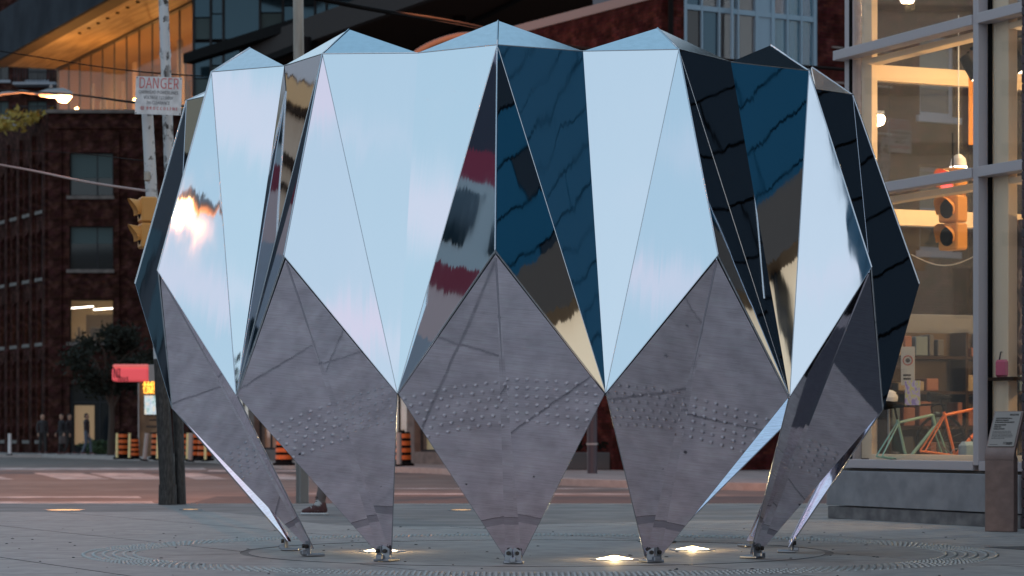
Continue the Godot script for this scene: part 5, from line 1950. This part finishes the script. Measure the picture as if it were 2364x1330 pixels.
# ------------------------------------------------------------------ street things
func build_drums() -> void:
	var proto := Node3D.new()
	proto.name = "traffic_drum"
	var st := mb()
	lathe(st, Transform3D(), [Vector2(0.36, 0.0), Vector2(0.36, 0.07), Vector2(0.27, 0.10)], 20)
	put("rubber_base", st, M.black, proto)
	st = mb()
	lathe(st, Transform3D(), [Vector2(0.27, 0.08), Vector2(0.26, 0.3), Vector2(0.25, 0.7), Vector2(0.235, 1.04), Vector2(0.20, 1.07), Vector2(0.0, 1.07)], 22)
	put("barrel", st, M.black, proto)
	for k in 4:
		st = mb()
		var y := 0.20 + 0.225 * k
		lathe(st, Transform3D(), [Vector2(0.269 - 0.008 * k, y), Vector2(0.266 - 0.008 * k, y + 0.135)], 22)
		put("orange_band", st, M.orange, proto)
	st = mb()
	bx(st, -0.10, 0.10, 1.07, 1.13, -0.02, 0.02, 0.01)
	put("handle", st, M.black, proto)
	add_child(proto)
	var spots := [[281, 1052, 90, "leftmost orange and black striped traffic drum left of the dark pole feet"], [309, 1053, 89, "second striped drum from the left, beside the brown kiosk pillar"], [364, 1053, 88, "striped drum half hidden behind the thick pole foot"], [424, 1055, 86, "striped drum just right of the dark pole feet"], [449, 1056, 85, "striped drum touching the edge of the left crystal, behind a grey post"], [655, 1071, 71, "striped drum in the gap between the two left crystals"], [930, 1071, 70, "striped drum in the gap left of the centre crystal"], [472, 1056, 84, "striped drum mostly hidden by the left crystal foot"]]
	for i in spots.size():
		var q: Array = spots[i]
		var p := spot(q[0], 1005, q[2]) * Vector3(1, 0, 1)
		if i == 0:
			proto.position = p
			tag(proto, q[3], "traffic drum", "striped traffic drums along the far kerb")
			proto.scale = Vector3(0.86, 0.86, 0.86)
		else:
			var d: Node3D = proto.duplicate()
			d.name = "traffic_drum"
			add_child(d, true)
			d.position = p
			d.rotation.y = i * 0.7
			d.scale = Vector3(0.86, 0.86, 0.86) * (0.80 if i == 1 else 1.0)
			d.set_meta("label", q[3])
	var posts := [[22, 108, 0.0, M.white_paint, "white flexible post at the kerb in front of the brick building's corner"], [333, 84, 0.10, M.grey_post, "leaning grey post between the kiosk and the thick pole"], [439, 81, 0.03, M.grey_post, "grey post in front of the striped drums right of the pole feet"], [270, 89.5, 0.0, M.reflective, "thin yellow-green marker left of the leftmost drum"], [298, 88.5, 0.02, M.reflective, "thin yellow-green marker between the two left drums"], [363, 85, 0.03, M.reflective, "thin yellow-green marker touching the left side of the thick pole"], [432, 84, 0.02, M.reflective, "thin yellow-green marker between the two drums right of the pole"], [474, 82, 0.0, M.reflective, "thin yellow-green marker at the left crystal's edge"], [921, 69, 0.0, M.grey_post, "pale post in the gap left of the centre crystal"]]
	for q in posts:
		var thin: bool = q[3] == M.reflective
		var t := thing("marker_post", q[4], "post", spot(q[0], 1005, q[1]) * Vector3(1, 0, 1), Basis(Vector3.BACK, -q[2]), "marker posts along the far kerb")
		st = mb()
		tube(st, [Vector3(0, 0.05, 0), Vector3(0, 0.9, 0)], [0.045, 0.04] if thin else [0.075, 0.07], 10)
		put("tube", st, q[3], t)
		st = mb()
		lathe(st, Transform3D(), [Vector2(0.14, 0.0), Vector2(0.13, 0.04), Vector2(0.05, 0.06)], 12)
		put("base", st, M.black, t)

func build_kiosk() -> void:
	var c := spot(258, 1005, 101)
	var k := 101.0 / FOCAL
	var t := thing("kiosk", "brown kiosk with a pink-red lit canopy sign and glowing orange letters behind the poles", "kiosk", Vector3(c.x, 0, c.z))
	var yy := func(py: float) -> float: return EYE.y + (1005 - py) * k
	var st := mb()
	bx(st, 0.0, 84 * k, yy.call(880), yy.call(850), -1.2, 0.0, 0.06)
	put("sign_box", st, emit(Color(1.0, 0.12, 0.14), 0.48), t)
	st = mb()
	bx(st, 0.02, 84 * k, yy.call(849.5), yy.call(841), -1.3, -0.05, 0.05)
	put("sign_top", st, emit(Color(1.0, 0.22, 0.20), 0.42), t)
	st = mb()
	bx(st, 84.5 * k, 125 * k, yy.call(882), yy.call(842), -1.3, 0.0, 0.02)
	put("canopy_end", st, M.grey_post, t)
	var dark := mat(Color(0.16, 0.01, 0.02), 0.6)
	lettering(t, "lettering", "NI", 0.38, 0.27, Vector3(0.2, yy.call(862), 0.004), dark, "Droid Sans", 700)
	lettering(t, "lettering", "lous", 0.22, 0.40, Vector3(0.44, yy.call(874), 0.004), dark, "Droid Sans", 700)
	st = mb()
	bx(st, 62 * k, 125 * k, 0.0, yy.call(882), -1.2, -0.15)
	put("pillar", st, textured(noise_tex(0.02, Color(0.14, 0.085, 0.045), Color(0.22, 0.135, 0.07), 71, 128), 0.6, 0.6), t)
	st = mb()
	bx(st, 60 * k, 63 * k, 0.0, yy.call(884), -0.12, -0.02)
	put("corner_post", st, M.grey_post, t)
	st = mb()
	bx(st, 74 * k, 112 * k, yy.call(958), yy.call(912), -0.14, -0.05, 0.01)
	var scr := emit(Color(1, 1, 1), 1.0)
	scr.emission_texture = print_texture(14, [Color(0.05, 0.25, 0.20), Color(0.55, 0.75, 0.75), Color(0.75, 0.85, 0.85), Color(0.15, 0.3, 0.5), Color(0.8, 0.7, 0.5)], 96, 96)
	scr.emission = Color.BLACK
	scr.emission_energy_multiplier = 0.75
	put("screen_case", st, M.black, t)
	flat_print("screen", t, Vector3(93 * k, yy.call(935), -0.045), Basis(), 36 * k, 44 * k, scr)
	var led := emit(Color(1.0, 0.42, 0.05), 3.2)
	lettering(t, "glowing_letters", "444!", 0.20, 0.44, Vector3(85 * k, yy.call(887), 0.01), led, "Droid Sans", 700)
	lettering(t, "glowing_letters", "13M!", 0.27, 0.44, Vector3(85 * k, yy.call(901), 0.01), led, "Droid Sans", 700)
	st = mb()
	for q in [[970, 0.18], [985, 0.3], [1000, 0.16]]:
		bx(st, 96 * k - q[1], 96 * k + q[1], yy.call(q[0]) - 0.03, yy.call(q[0]) + 0.03, -0.148, -0.14)
	put("small_print", st, M.ink, t)

# ------------------------------------------------------------------ people: one skin meshed round a skeleton of tapered capsules
func skin(bones: Array, cell: float, blend: float) -> SurfaceTool:
	# bones: [a, b, ra, rb, colour]
	var lo := Vector3.INF
	var hi := -Vector3.INF
	for b in bones:
		var r: float = maxf(b[2], b[3]) + cell * 2
		for p in [b[0], b[1]]:
			lo = lo.min(p - Vector3.ONE * r)
			hi = hi.max(p + Vector3.ONE * r)
	var dim := Vector3i((hi - lo) / cell) + Vector3i(2, 2, 2)
	var field := PackedFloat32Array()
	field.resize(dim.x * dim.y * dim.z)
	field.fill(1.0)
	for b in bones:
		var a: Vector3 = b[0]
		var e: Vector3 = b[1] - a
		var el := maxf(e.length_squared(), 1e-9)
		var rm: float = maxf(b[2], b[3]) + blend + cell * 1.5
		var p0 := Vector3i((a.min(b[1]) - Vector3.ONE * rm - lo) / cell).clamp(Vector3i.ZERO, dim - Vector3i.ONE)
		var p1 := Vector3i((a.max(b[1]) + Vector3.ONE * rm - lo) / cell).clamp(Vector3i.ZERO, dim - Vector3i.ONE)
		for z in range(p0.z, p1.z + 1):
			for y in range(p0.y, p1.y + 1):
				for x in range(p0.x, p1.x + 1):
					var p := lo + Vector3(x, y, z) * cell
					var t := clampf((p - a).dot(e) / el, 0.0, 1.0)
					var d := (p - a - e * t).length() - lerpf(b[2], b[3], t)
					var i := (z * dim.y + y) * dim.x + x
					var f := field[i]
					var h := maxf(blend - absf(f - d), 0.0) / blend
					field[i] = minf(f, d) - h * h * blend * 0.25
	var index := {}
	var verts := []
	var cols := []
	for z in dim.z - 1:
		for y in dim.y - 1:
			for x in dim.x - 1:
				var base := (z * dim.y + y) * dim.x + x
				var inside := 0
				var v := []
				for k in 8:
					var f := field[base + (k & 1) + ((k >> 1) & 1) * dim.x + (k >> 2) * dim.x * dim.y]
					v.append(f)
					if f < 0.0:
						inside += 1
				if inside == 0 or inside == 8:
					continue
				var s := Vector3.ZERO
				var n := 0
				for q in [[0, 1], [2, 3], [4, 5], [6, 7], [0, 2], [1, 3], [4, 6], [5, 7], [0, 4], [1, 5], [2, 6], [3, 7]]:
					if (v[q[0]] < 0.0) != (v[q[1]] < 0.0):
						var t: float = v[q[0]] / (v[q[0]] - v[q[1]])
						var a := Vector3(q[0] & 1, (q[0] >> 1) & 1, q[0] >> 2)
						var b := Vector3(q[1] & 1, (q[1] >> 1) & 1, q[1] >> 2)
						s += a.lerp(b, t)
						n += 1
				index[base] = verts.size()
				var pos := lo + (Vector3(x, y, z) + s / n) * cell
				verts.append(pos)
				var best := 9.0
				var col := Color.WHITE
				for b in bones:
					var e: Vector3 = b[1] - b[0]
					var t := clampf((pos - b[0]).dot(e) / maxf(e.length_squared(), 1e-9), 0.0, 1.0)
					var d: float = (pos - b[0] - e * t).length() - lerpf(b[2], b[3], t)
					if d < best:
						best = d
						col = b[4]
				cols.append(col)
	var norms := []
	for i in verts.size():
		norms.append(Vector3.ZERO)
	var faces := []
	var strides := [1, dim.x, dim.x * dim.y]
	for z in range(1, dim.z - 1):
		for y in range(1, dim.y - 1):
			for x in range(1, dim.x - 1):
				var base := (z * dim.y + y) * dim.x + x
				var f0 := field[base]
				for ax in 3:
					var f1 := field[base + strides[ax]]
					if (f0 < 0.0) == (f1 < 0.0):
						continue
					var u: int = strides[(ax + 1) % 3]
					var w: int = strides[(ax + 2) % 3]
					var q := [index[base], index[base - u], index[base - u - w], index[base - w]]
					if f0 < 0.0:
						q = [q[0], q[3], q[2], q[1]]
					for tr in [[q[0], q[1], q[2]], [q[0], q[2], q[3]]]:
						faces.append(tr)
						var g: Vector3 = (verts[tr[2]] - verts[tr[0]]).cross(verts[tr[1]] - verts[tr[0]])
						for i in tr:
							norms[i] += g
	var st := mb()
	for tr in faces:
		for i in tr:
			st.set_normal((norms[i] as Vector3).normalized())
			st.set_color(cols[i])
			st.add_vertex(verts[i])
	return st

func person(label: String, at: Vector3, turn: float, stride: float, top: Color, legs: Color, hair: Color, cell: float, shorts := false, held := false) -> Node3D:
	# faces +z; stands 1.74 m
	var t := thing("person", label, "person", at, Basis(Vector3.UP, turn))
	var skinc := Color(0.36, 0.22, 0.16)
	var shoe := Color(0.10, 0.045, 0.045)
	var hip := Vector3(0, 0.92, 0)
	var b := []
	b.append([Vector3(0, 0.98, 0), Vector3(0, 1.18, 0.0), 0.125, 0.12, top])
	b.append([Vector3(0, 1.18, 0), Vector3(0, 1.38, -0.01), 0.125, 0.135, top])
	b.append([Vector3(-0.15, 1.40, -0.01), Vector3(0.15, 1.40, -0.01), 0.065, 0.065, top])
	b.append([Vector3(0, 1.40, -0.01), Vector3(0, 1.53, 0.01), 0.055, 0.05, skinc])
	b.append([Vector3(0, 1.58, 0.015), Vector3(0, 1.66, 0.005), 0.078, 0.088, skinc])
	b.append([Vector3(0, 1.69, -0.02), Vector3(0, 1.63, -0.045), 0.085, 0.075, hair])
	b.append([Vector3(0, 1.585, 0.085), Vector3(0, 1.60, 0.100), 0.012, 0.012, skinc])
	b.append([Vector3(-0.085, 1.61, 0.0), Vector3(-0.09, 1.63, -0.005), 0.014, 0.016, skinc])
	b.append([Vector3(0.085, 1.61, 0.0), Vector3(0.09, 1.63, -0.005), 0.014, 0.016, skinc])
	for s in [-1.0, 1.0]:
		var sw: float = s * stride
		var sh := Vector3(0.185 * s, 1.40, -0.01)
		var el := Vector3(0.235 * s, 1.13, -0.05 - 0.10 * sw)
		var wr := Vector3(0.23 * s, 0.90, 0.07 - 0.20 * sw)
		b.append([sh, el, 0.055, 0.043, top])
		b.append([el, wr, 0.042, 0.030, skinc if shorts else top])
		b.append([wr, wr + Vector3(0, -0.075, 0.015), 0.032, 0.036, skinc])
		for k in 4:
			var f0 := wr + Vector3(0.004 * s, -0.085, 0.038 - 0.02 * k)
			b.append([f0, f0 + Vector3(-0.012 * s, -0.075 + 0.008 * absf(k - 1.2), 0.01), 0.010, 0.008, skinc])
		b.append([wr + Vector3(-0.01 * s, -0.03, 0.03), wr + Vector3(-0.025 * s, -0.085, 0.06), 0.011, 0.009, skinc])
		var hp := Vector3(0.095 * s, 0.93, 0)
		var kn := Vector3(0.10 * s, 0.50, 0.05 + 0.20 * sw)
		var an := Vector3(0.10 * s, 0.095, 0.0 + 0.40 * sw)
		if sw < 0.0:
			kn = Vector3(0.10 * s, 0.50, 0.04 + 0.13 * sw)
			an = Vector3(0.10 * s, 0.105, 0.42 * sw)
		b.append([hp, kn, 0.098, 0.062, legs])
		b.append([kn, kn.lerp(an, 0.4), 0.058, 0.058, legs])
		b.append([kn.lerp(an, 0.4), an, 0.056, 0.04, legs])
		b.append([an.lerp(kn, 0.30), an + Vector3(0, 0.01, 0), 0.045, 0.042, Color(0.5, 0.5, 0.5) if shorts else legs])
		b.append([an + Vector3(0, -0.045, -0.045), an + Vector3(0, -0.052, 0.10), 0.040, 0.036, shoe])
		b.append([an + Vector3(0, -0.054, 0.10), an + Vector3(0, -0.060, 0.165), 0.036, 0.028, shoe])
		b.append([an + Vector3(0, 0.0, -0.03), an + Vector3(0, -0.03, 0.05), 0.040, 0.036, shoe])
	var m := mat(Color.WHITE, 0.8)
	m.vertex_color_use_as_albedo = true
	put("body", skin(b, cell, 0.03), m, t)
	for s in [-1.0, 1.0]:
		var an := Vector3(0.10 * s, 0.095, 0.40 * stride * s)
		if stride * s < 0.0:
			an = Vector3(0.10 * s, 0.105, 0.42 * stride * s)
		var so := mb()
		box(so, Transform3D(Basis(), an + Vector3(0, -0.086, 0.055)), Vector3(0.085, 0.022, 0.285), 0.009)
		put("shoe_sole", so, M.white_paint, t)
		if shorts:
			for k in 3:
				var ring := mb()
				wheel(ring, an + Vector3(0, 0.045 + 0.022 * k, 0.0), Basis(Vector3.RIGHT, PI / 2), 0.043, 0.005)
				put("sock_stripe", ring, M.ink, t)
			for k in 3:
				var stp := mb()
				bar(stp, an + Vector3(0.037 * s, -0.055, 0.01 + 0.03 * k), an + Vector3(0.030 * s, -0.01, 0.025 + 0.03 * k), 0.008, 0.006)
				put("shoe_stripe", stp, M.white_paint, t)
		var ey := mb()
		lathe(ey, Transform3D(Basis(Vector3.RIGHT, PI / 2), Vector3(0.032 * s, 1.625, 0.083)), [Vector2(0.010, 0.0), Vector2(0.006, 0.006), Vector2(0.0, 0.008)], 8)
		put("eye", ey, M.ink, t)
	var mo := mb()
	bar(mo, Vector3(-0.02, 1.555, 0.091), Vector3(0.02, 1.555, 0.091), 0.006, 0.006)
	put("mouth", mo, mat(Color(0.25, 0.09, 0.08), 0.6), t)
	if held:
		var bg := mb()
		box(bg, Transform3D(Basis(), Vector3(0.25, 0.62, 0.1)), Vector3(0.12, 0.34, 0.3), 0.03)
		put("shopping_bag", bg, mat(Color(0.08, 0.07, 0.07), 0.7), t)
	return t

func build_people() -> void:
	var g := ground_spot(752, 1188)
	person("person in burgundy sneakers and striped white socks walking behind the second crystal", Vector3(g.x + 0.20, 0, g.z), -PI / 2 - 0.15, 0.62, Color(0.06, 0.07, 0.10), Color(0.15, 0.125, 0.12), Color(0.03, 0.02, 0.015), 0.016, true)
	var far := [[98, 113, 0.4, Color(0.03, 0.03, 0.035), Color(0.02, 0.02, 0.022), "person in black walking nearest the brick building's corner on the far pavement", false], [142, 112, -0.9, Color(0.015, 0.015, 0.018), Color(0.018, 0.017, 0.018), "person all in black with a dark bag in the middle of the far group", true], [160, 113, 1.2, Color(0.02, 0.017, 0.02), Color(0.02, 0.02, 0.022), "person in dark clothes close to the right of the one with the bag", false], [200, 110, 1.5, Color(0.035, 0.025, 0.03), Color(0.09, 0.11, 0.15), "person in pale blue trousers walking right of the dark group", false]]
	for q in far:
		person(q[5], spot(q[0], 1005, q[1]) * Vector3(1, 0, 1), q[2], 0.4, q[3], q[4], Color(0.02, 0.015, 0.012), 0.03, false, q[6])

func build_surroundings() -> void:
	# what stands round the photographer and shows only in the steel
	var t := thing("striped_building", "pale building with crimson bands and navy top floor seen only in the mirror steel", "building", Vector3(-16.5, 0, -0.9), Basis(Vector3.UP, PI / 2 - 0.05))
	var bands := [[0.0, 2.6, Color(0.05, 0.06, 0.09)], [2.6, 6.75, Color(0.30, 0.34, 0.40)], [6.75, 7.45, Color(0.55, 0.42, 0.42)], [7.45, 7.8, Color(0.20, 0.015, 0.04)], [7.8, 9.0, Color(0.38, 0.46, 0.50)], [9.0, 9.45, Color(0.24, 0.015, 0.05)], [9.45, 10.7, Color(0.014, 0.02, 0.045)], [10.7, 12.2, Color(0.30, 0.28, 0.36)]]
	for q in bands:
		var st := mb()
		bx(st, -2.2, 2.2, q[0], q[1], -6.0, 0.0 + 0.02 * sin(q[0]))
		put("storey_band", st, mat(q[2], 0.6), t)
	var ws := mb()
	for k in 4:
		for y in [3.1, 5.0, 8.1]:
			bx(ws, -1.9 + 1.0 * k, -1.2 + 1.0 * k, y, y + 0.75, 0.03, 0.05)
	put("window", ws, M.glass_tower, t).set_meta("kind", "stuff")
	var b2 := thing("tan_building", "tan rendered building with dark floor bands on the left side street, seen in the mirror", "building", Vector3(-27, 0, -21), Basis(Vector3.UP, 0.72))
	var st2 := mb()
	bx(st2, -11, 11, 0, 14.2, -8, 0)
	put("wall", st2, M.brown_wall, b2)
	for q in [[5.0, 0.3, 0], [7.0, 0.25, 0], [8.3, 0.35, 0], [9.3, 0.2, 0], [10.15, 0.12, 0], [10.65, 0.2, 0], [11.72, 0.14, 0], [11.9, 0.45, 1], [12.4, 1.4, 2]]:
		var bd := mb()
		bx(bd, -11, 11, q[0], q[0] + q[1], 0.002, 0.12)
		put("floor_band", bd, [M.wood_dark, mat(Color(0.70, 0.42, 0.20), 0.7), mat(Color(0.60, 0.58, 0.60), 0.7)][q[2]], b2)
	var wn := mb()
	for k in 11:
		for y in [1.2, 3.4]:
			bx(wn, -10.3 + 1.95 * k, -9.4 + 1.95 * k, y, y + 1.1, 0.003, 0.05)
	put("window", wn, M.glass_dark, b2).set_meta("kind", "stuff")
	var rf := mb()
	bx(rf, -11.6, 11.6, 14.2, 14.5, -8.5, 0.2)
	put("roof", rf, M.wood_dark, b2)
	var b3 := thing("slate_building", "slate blue and beige house beside the striped one, seen only in the mirror steel", "building", Vector3(-17.2, 0, -3.45), Basis(Vector3.UP, PI / 2))
	st2 = mb()
	bx(st2, 0.0, 2.0, 0, 12.0, -6, 0)
	put("slate_wall", st2, mat(Color(0.05, 0.065, 0.085), 0.6), b3)
	st2 = mb()
	bx(st2, 2.02, 6.0, 0, 7.4, -6, 0)
	put("dark_wall", st2, M.charcoal, b3)
	st2 = mb()
	bx(st2, 2.02, 6.0, 7.42, 9.6, -6, 0.05)
	put("beige_storey", st2, mat(Color(0.40, 0.34, 0.24), 0.7), b3)
	for k in 4:
		st2 = mb()
		bx(st2, 0.25 + 0.45 * k, 0.5 + 0.45 * k, 4.6, 6.8, 0.002, 0.04)
		put("window", st2, M.glass_tower, b3)
	rng.seed = 31
	leafy("street_tree", "leafy street tree left of the plaza, mirrored low in the left crystal", "tree", Vector3(-14.6, 0, 2.6), 1.5, 3.0, 5200, 0.10, M.leaf, true, "", 2.5)
	street_lamp("street lamp left of the plaza whose orange glow is mirrored in the left crystal", Vector3(-18.05, 10.95, 10.22), Vector3(0.5, 0, 0.86).normalized(), 10.0, 2.2)
	rng.seed = 44
	leafy("street_tree", "dark leafy tree in front of the brick building's ground floor, left of the kiosk", "tree", spot(255, 1005, 107) * Vector3(1, 0, 1), 1.7, 2.6, 5200, 0.13, M.leaf, true, "", 2.6)
	leafy("ground_hedge", "low clipped hedge at the foot of the brick building", "hedge", spot(238, 1005, 112) * Vector3(1, 0, 1), 0.9, 0.75, 900, 0.09, mat(Color(0.03, 0.06, 0.02), 0.7), false)
	# potted planter bands and bollard column on the right far pavement
	var cl := thing("pavement_column", "round dark column on the far pavement between the centre and right crystals", "column", spot(1367, 1005, 56) * Vector3(1, 0, 1))
	var cs := mb()
	tube(cs, [Vector3.ZERO, Vector3(0, 3.2, 0)], 0.11, 14)
	put("shaft", cs, mat(Color(0.045, 0.035, 0.045), 0.5), cl)
	cs = mb()
	tube(cs, [Vector3(0, 0.62, 0), Vector3(0, 0.66, 0)], 0.125, 14)
	put("band", cs, M.grey_post, cl)
	var wl := thing("cafe_front", "reddish-brown cafe front with an amber lit window seen right of the centre crystal", "building", spot(1270, 1005, 64) * Vector3(1, 0, 1), Basis(Vector3.UP, 0.12))
	var h := [[0.35, 1.05, 0.5, 2.4], [1.45, 2.45, 0.5, 2.4], [4.9, 5.5, 0.05, 2.3]]
	cs = mb()
	wall_sheet(cs, -0.4, 7.2, 0, 3.6, h)
	put("wall", cs, mat(Color(0.14, 0.055, 0.04), 0.8), wl)
	for q in h:
		var w := window_unit(wl, q, M.window_frame, M.pane, [(q[0] + q[1]) / 2], [], 0.2, 0.06)
		cs = mb()
		bx(cs, q[0] - 0.3, q[1] + 0.3, 0.0, 2.8, -2.0, -1.9)
		put("lit_display", cs, emit(Color(1.0, 0.42, 0.12), 0.20), w)
		cs = mb()
		for k in 4:
			bx(cs, q[0] + 0.2 * k, q[0] + 0.12 + 0.2 * k, 0, 0.9 + 0.3 * sin(k * 2.0 + q[0]), -1.1, -1.0)
		put("display_goods", cs, M.black, w)
	var pn := thing("planter_box", "long low dark planter against the cafe front", "planter", spot(1330, 1005, 62) * Vector3(1, 0, 1))
	cs = mb()
	bx(cs, -0.9, 1.2, 0, 0.42, -0.25, 0.2, 0.02)
	put("box", cs, mat(Color(0.06, 0.06, 0.062), 0.7), pn)
	rng.seed = 5
	var pl := mb()
	for k in 160:
		var p := Vector3(rng.randf_range(-0.85, 1.15), 0.44 + rng.randf() * 0.18, rng.randf_range(-0.2, 0.15))
		tri(pl, p, p + Vector3(0.06, 0.05, 0.02), p + Vector3(-0.02, 0.08, 0.03), Vector3.UP)
	put("foliage", pl, M.leaf, pn).set_meta("kind", "stuff")

# ------------------------------------------------------------------ sky
func cloud_cover() -> ImageTexture:
	# thin rosy streaks of dusk cloud low all round the sky
	var w := 1024
	var h := 512
	var im := Image.create(w, h, false, Image.FORMAT_RGBA8)
	var f := FastNoiseLite.new()
	f.seed = 23
	f.frequency = 1.0
	f.fractal_octaves = 4
	f.seed = 4265
	f.fractal_octaves = 2
	for y in range(60, 258):
		var el := PI / 2 - PI * (y + 0.5) / h
		for x in w:
			var a := TAU * (x + 0.5) / w
			var n := f.get_noise_3d(cos(a) * 2.4, sin(el) * 26.0 + 1.5 * sin(a * 2.0 + 1.0), sin(a) * 2.4)
			var d := smoothstep(0.08, 0.52, n) * smoothstep(0.0, 0.3, 1.05 - el)
			var west := pow(0.5 + 0.5 * cos(a - TAU * 0.36), 3.0) * smoothstep(0.0, 0.5, 1.25 - el)   # the side where the sun went down
			im.set_pixel(x, y, Color(lerpf(0.66, 0.82, d), lerpf(0.58, 0.52, d), lerpf(0.52, 0.50, d), clampf(1.0 * west + 0.58 * d, 0.0, 1.0)))
	return ImageTexture.create_from_image(im)

func _ready() -> void:
	# camera
	var cam := Camera3D.new()
	cam.name = "camera"
	add_child(cam)
	cam.position = EYE
	var lens := CameraAttributesPhysical.new()
	lens.frustum_focal_length = 107.0
	lens.frustum_focus_distance = 16.6
	lens.frustum_near = 0.1
	lens.frustum_far = 3000.0
	lens.exposure_aperture = 5.8
	lens.exposure_multiplier = 1.0
	cam.attributes = lens
	cam.projection = Camera3D.PROJECTION_FRUSTUM
	cam.near = 0.1
	cam.far = 3000.0
	cam.size = cam.near * 1330.0 / FOCAL
	cam.frustum_offset = Vector2(0, cam.near * (1005.0 - 665.0) / FOCAL)
	cam.current = true
	# sky and exposure
	var env := Environment.new()
	env.background_mode = Environment.BG_SKY
	var sky := ProceduralSkyMaterial.new()
	sky.sky_top_color = Color(0.24, 0.46, 0.66).linear_to_srgb()
	sky.sky_horizon_color = Color(0.74, 0.91, 1.0).linear_to_srgb()
	sky.sky_curve = 0.4
	sky.ground_bottom_color = Color(0.03, 0.03, 0.035).linear_to_srgb()
	sky.ground_horizon_color = Color(0.08, 0.08, 0.09).linear_to_srgb()
	sky.sun_angle_max = 1.0
	sky.sky_cover = cloud_cover()
	sky.sky_cover_modulate = Color(0.75, 0.70, 0.70, 1.0)
	env.sky = Sky.new()
	env.sky.sky_material = sky
	env.background_energy_multiplier = 1.03
	env.tonemap_mode = Environment.TONE_MAPPER_LINEAR
	env.tonemap_exposure = 1.0
	env.sdfgi_enabled = true
	env.ssao_enabled = true
	env.ssil_enabled = true
	var we := WorldEnvironment.new()
	we.name = "sky"
	we.environment = env
	add_child(we)
	# the last daylight, from behind the camera on the left
	var sun := DirectionalLight3D.new()
	sun.name = "sun"
	sun.light_energy = 0.06
	sun.light_angular_distance = 14.0
	sun.light_color = Color(1.0, 0.93, 0.90)
	sun.shadow_enabled = true
	sun.sky_mode = DirectionalLight3D.SKY_MODE_LIGHT_ONLY
	add_child(sun)
	sun.look_at_from_position(Vector3(-4, 12, 5), Vector3.ZERO)
	build_materials()
	# large structure
	build_ground()
	build_brick_block()
	build_pavilion()
	build_apartments()
	build_tower()
	build_canopy()
	build_shop_base()
	build_right_brick()
	build_shop()
	build_brick_pier()
	build_surroundings()
	# the sculpture
	build_sculpture()
	build_tactile_ring()
	build_grit()
	build_uplights()
	# things
	build_poles()
	build_danger_sign()
	var ts := traffic_signal("yellow traffic signal with visors seen from the side on the thick left pole", spot(340, 532, 30.2), Basis(Vector3.UP, -1.25), -1, 2)
	ts.scale = Vector3.ONE * 0.92
	build_cables()
	street_lamp("lit orange cobra-head street lamp in front of the glazed pavilion at the upper left", spot(146, 230, 64), Vector3(-1, 0, 0.15).normalized(), 75.0, 3.6)
	build_lectern()
	build_shop_goods()
	build_drums()
	build_kiosk()
	build_people()
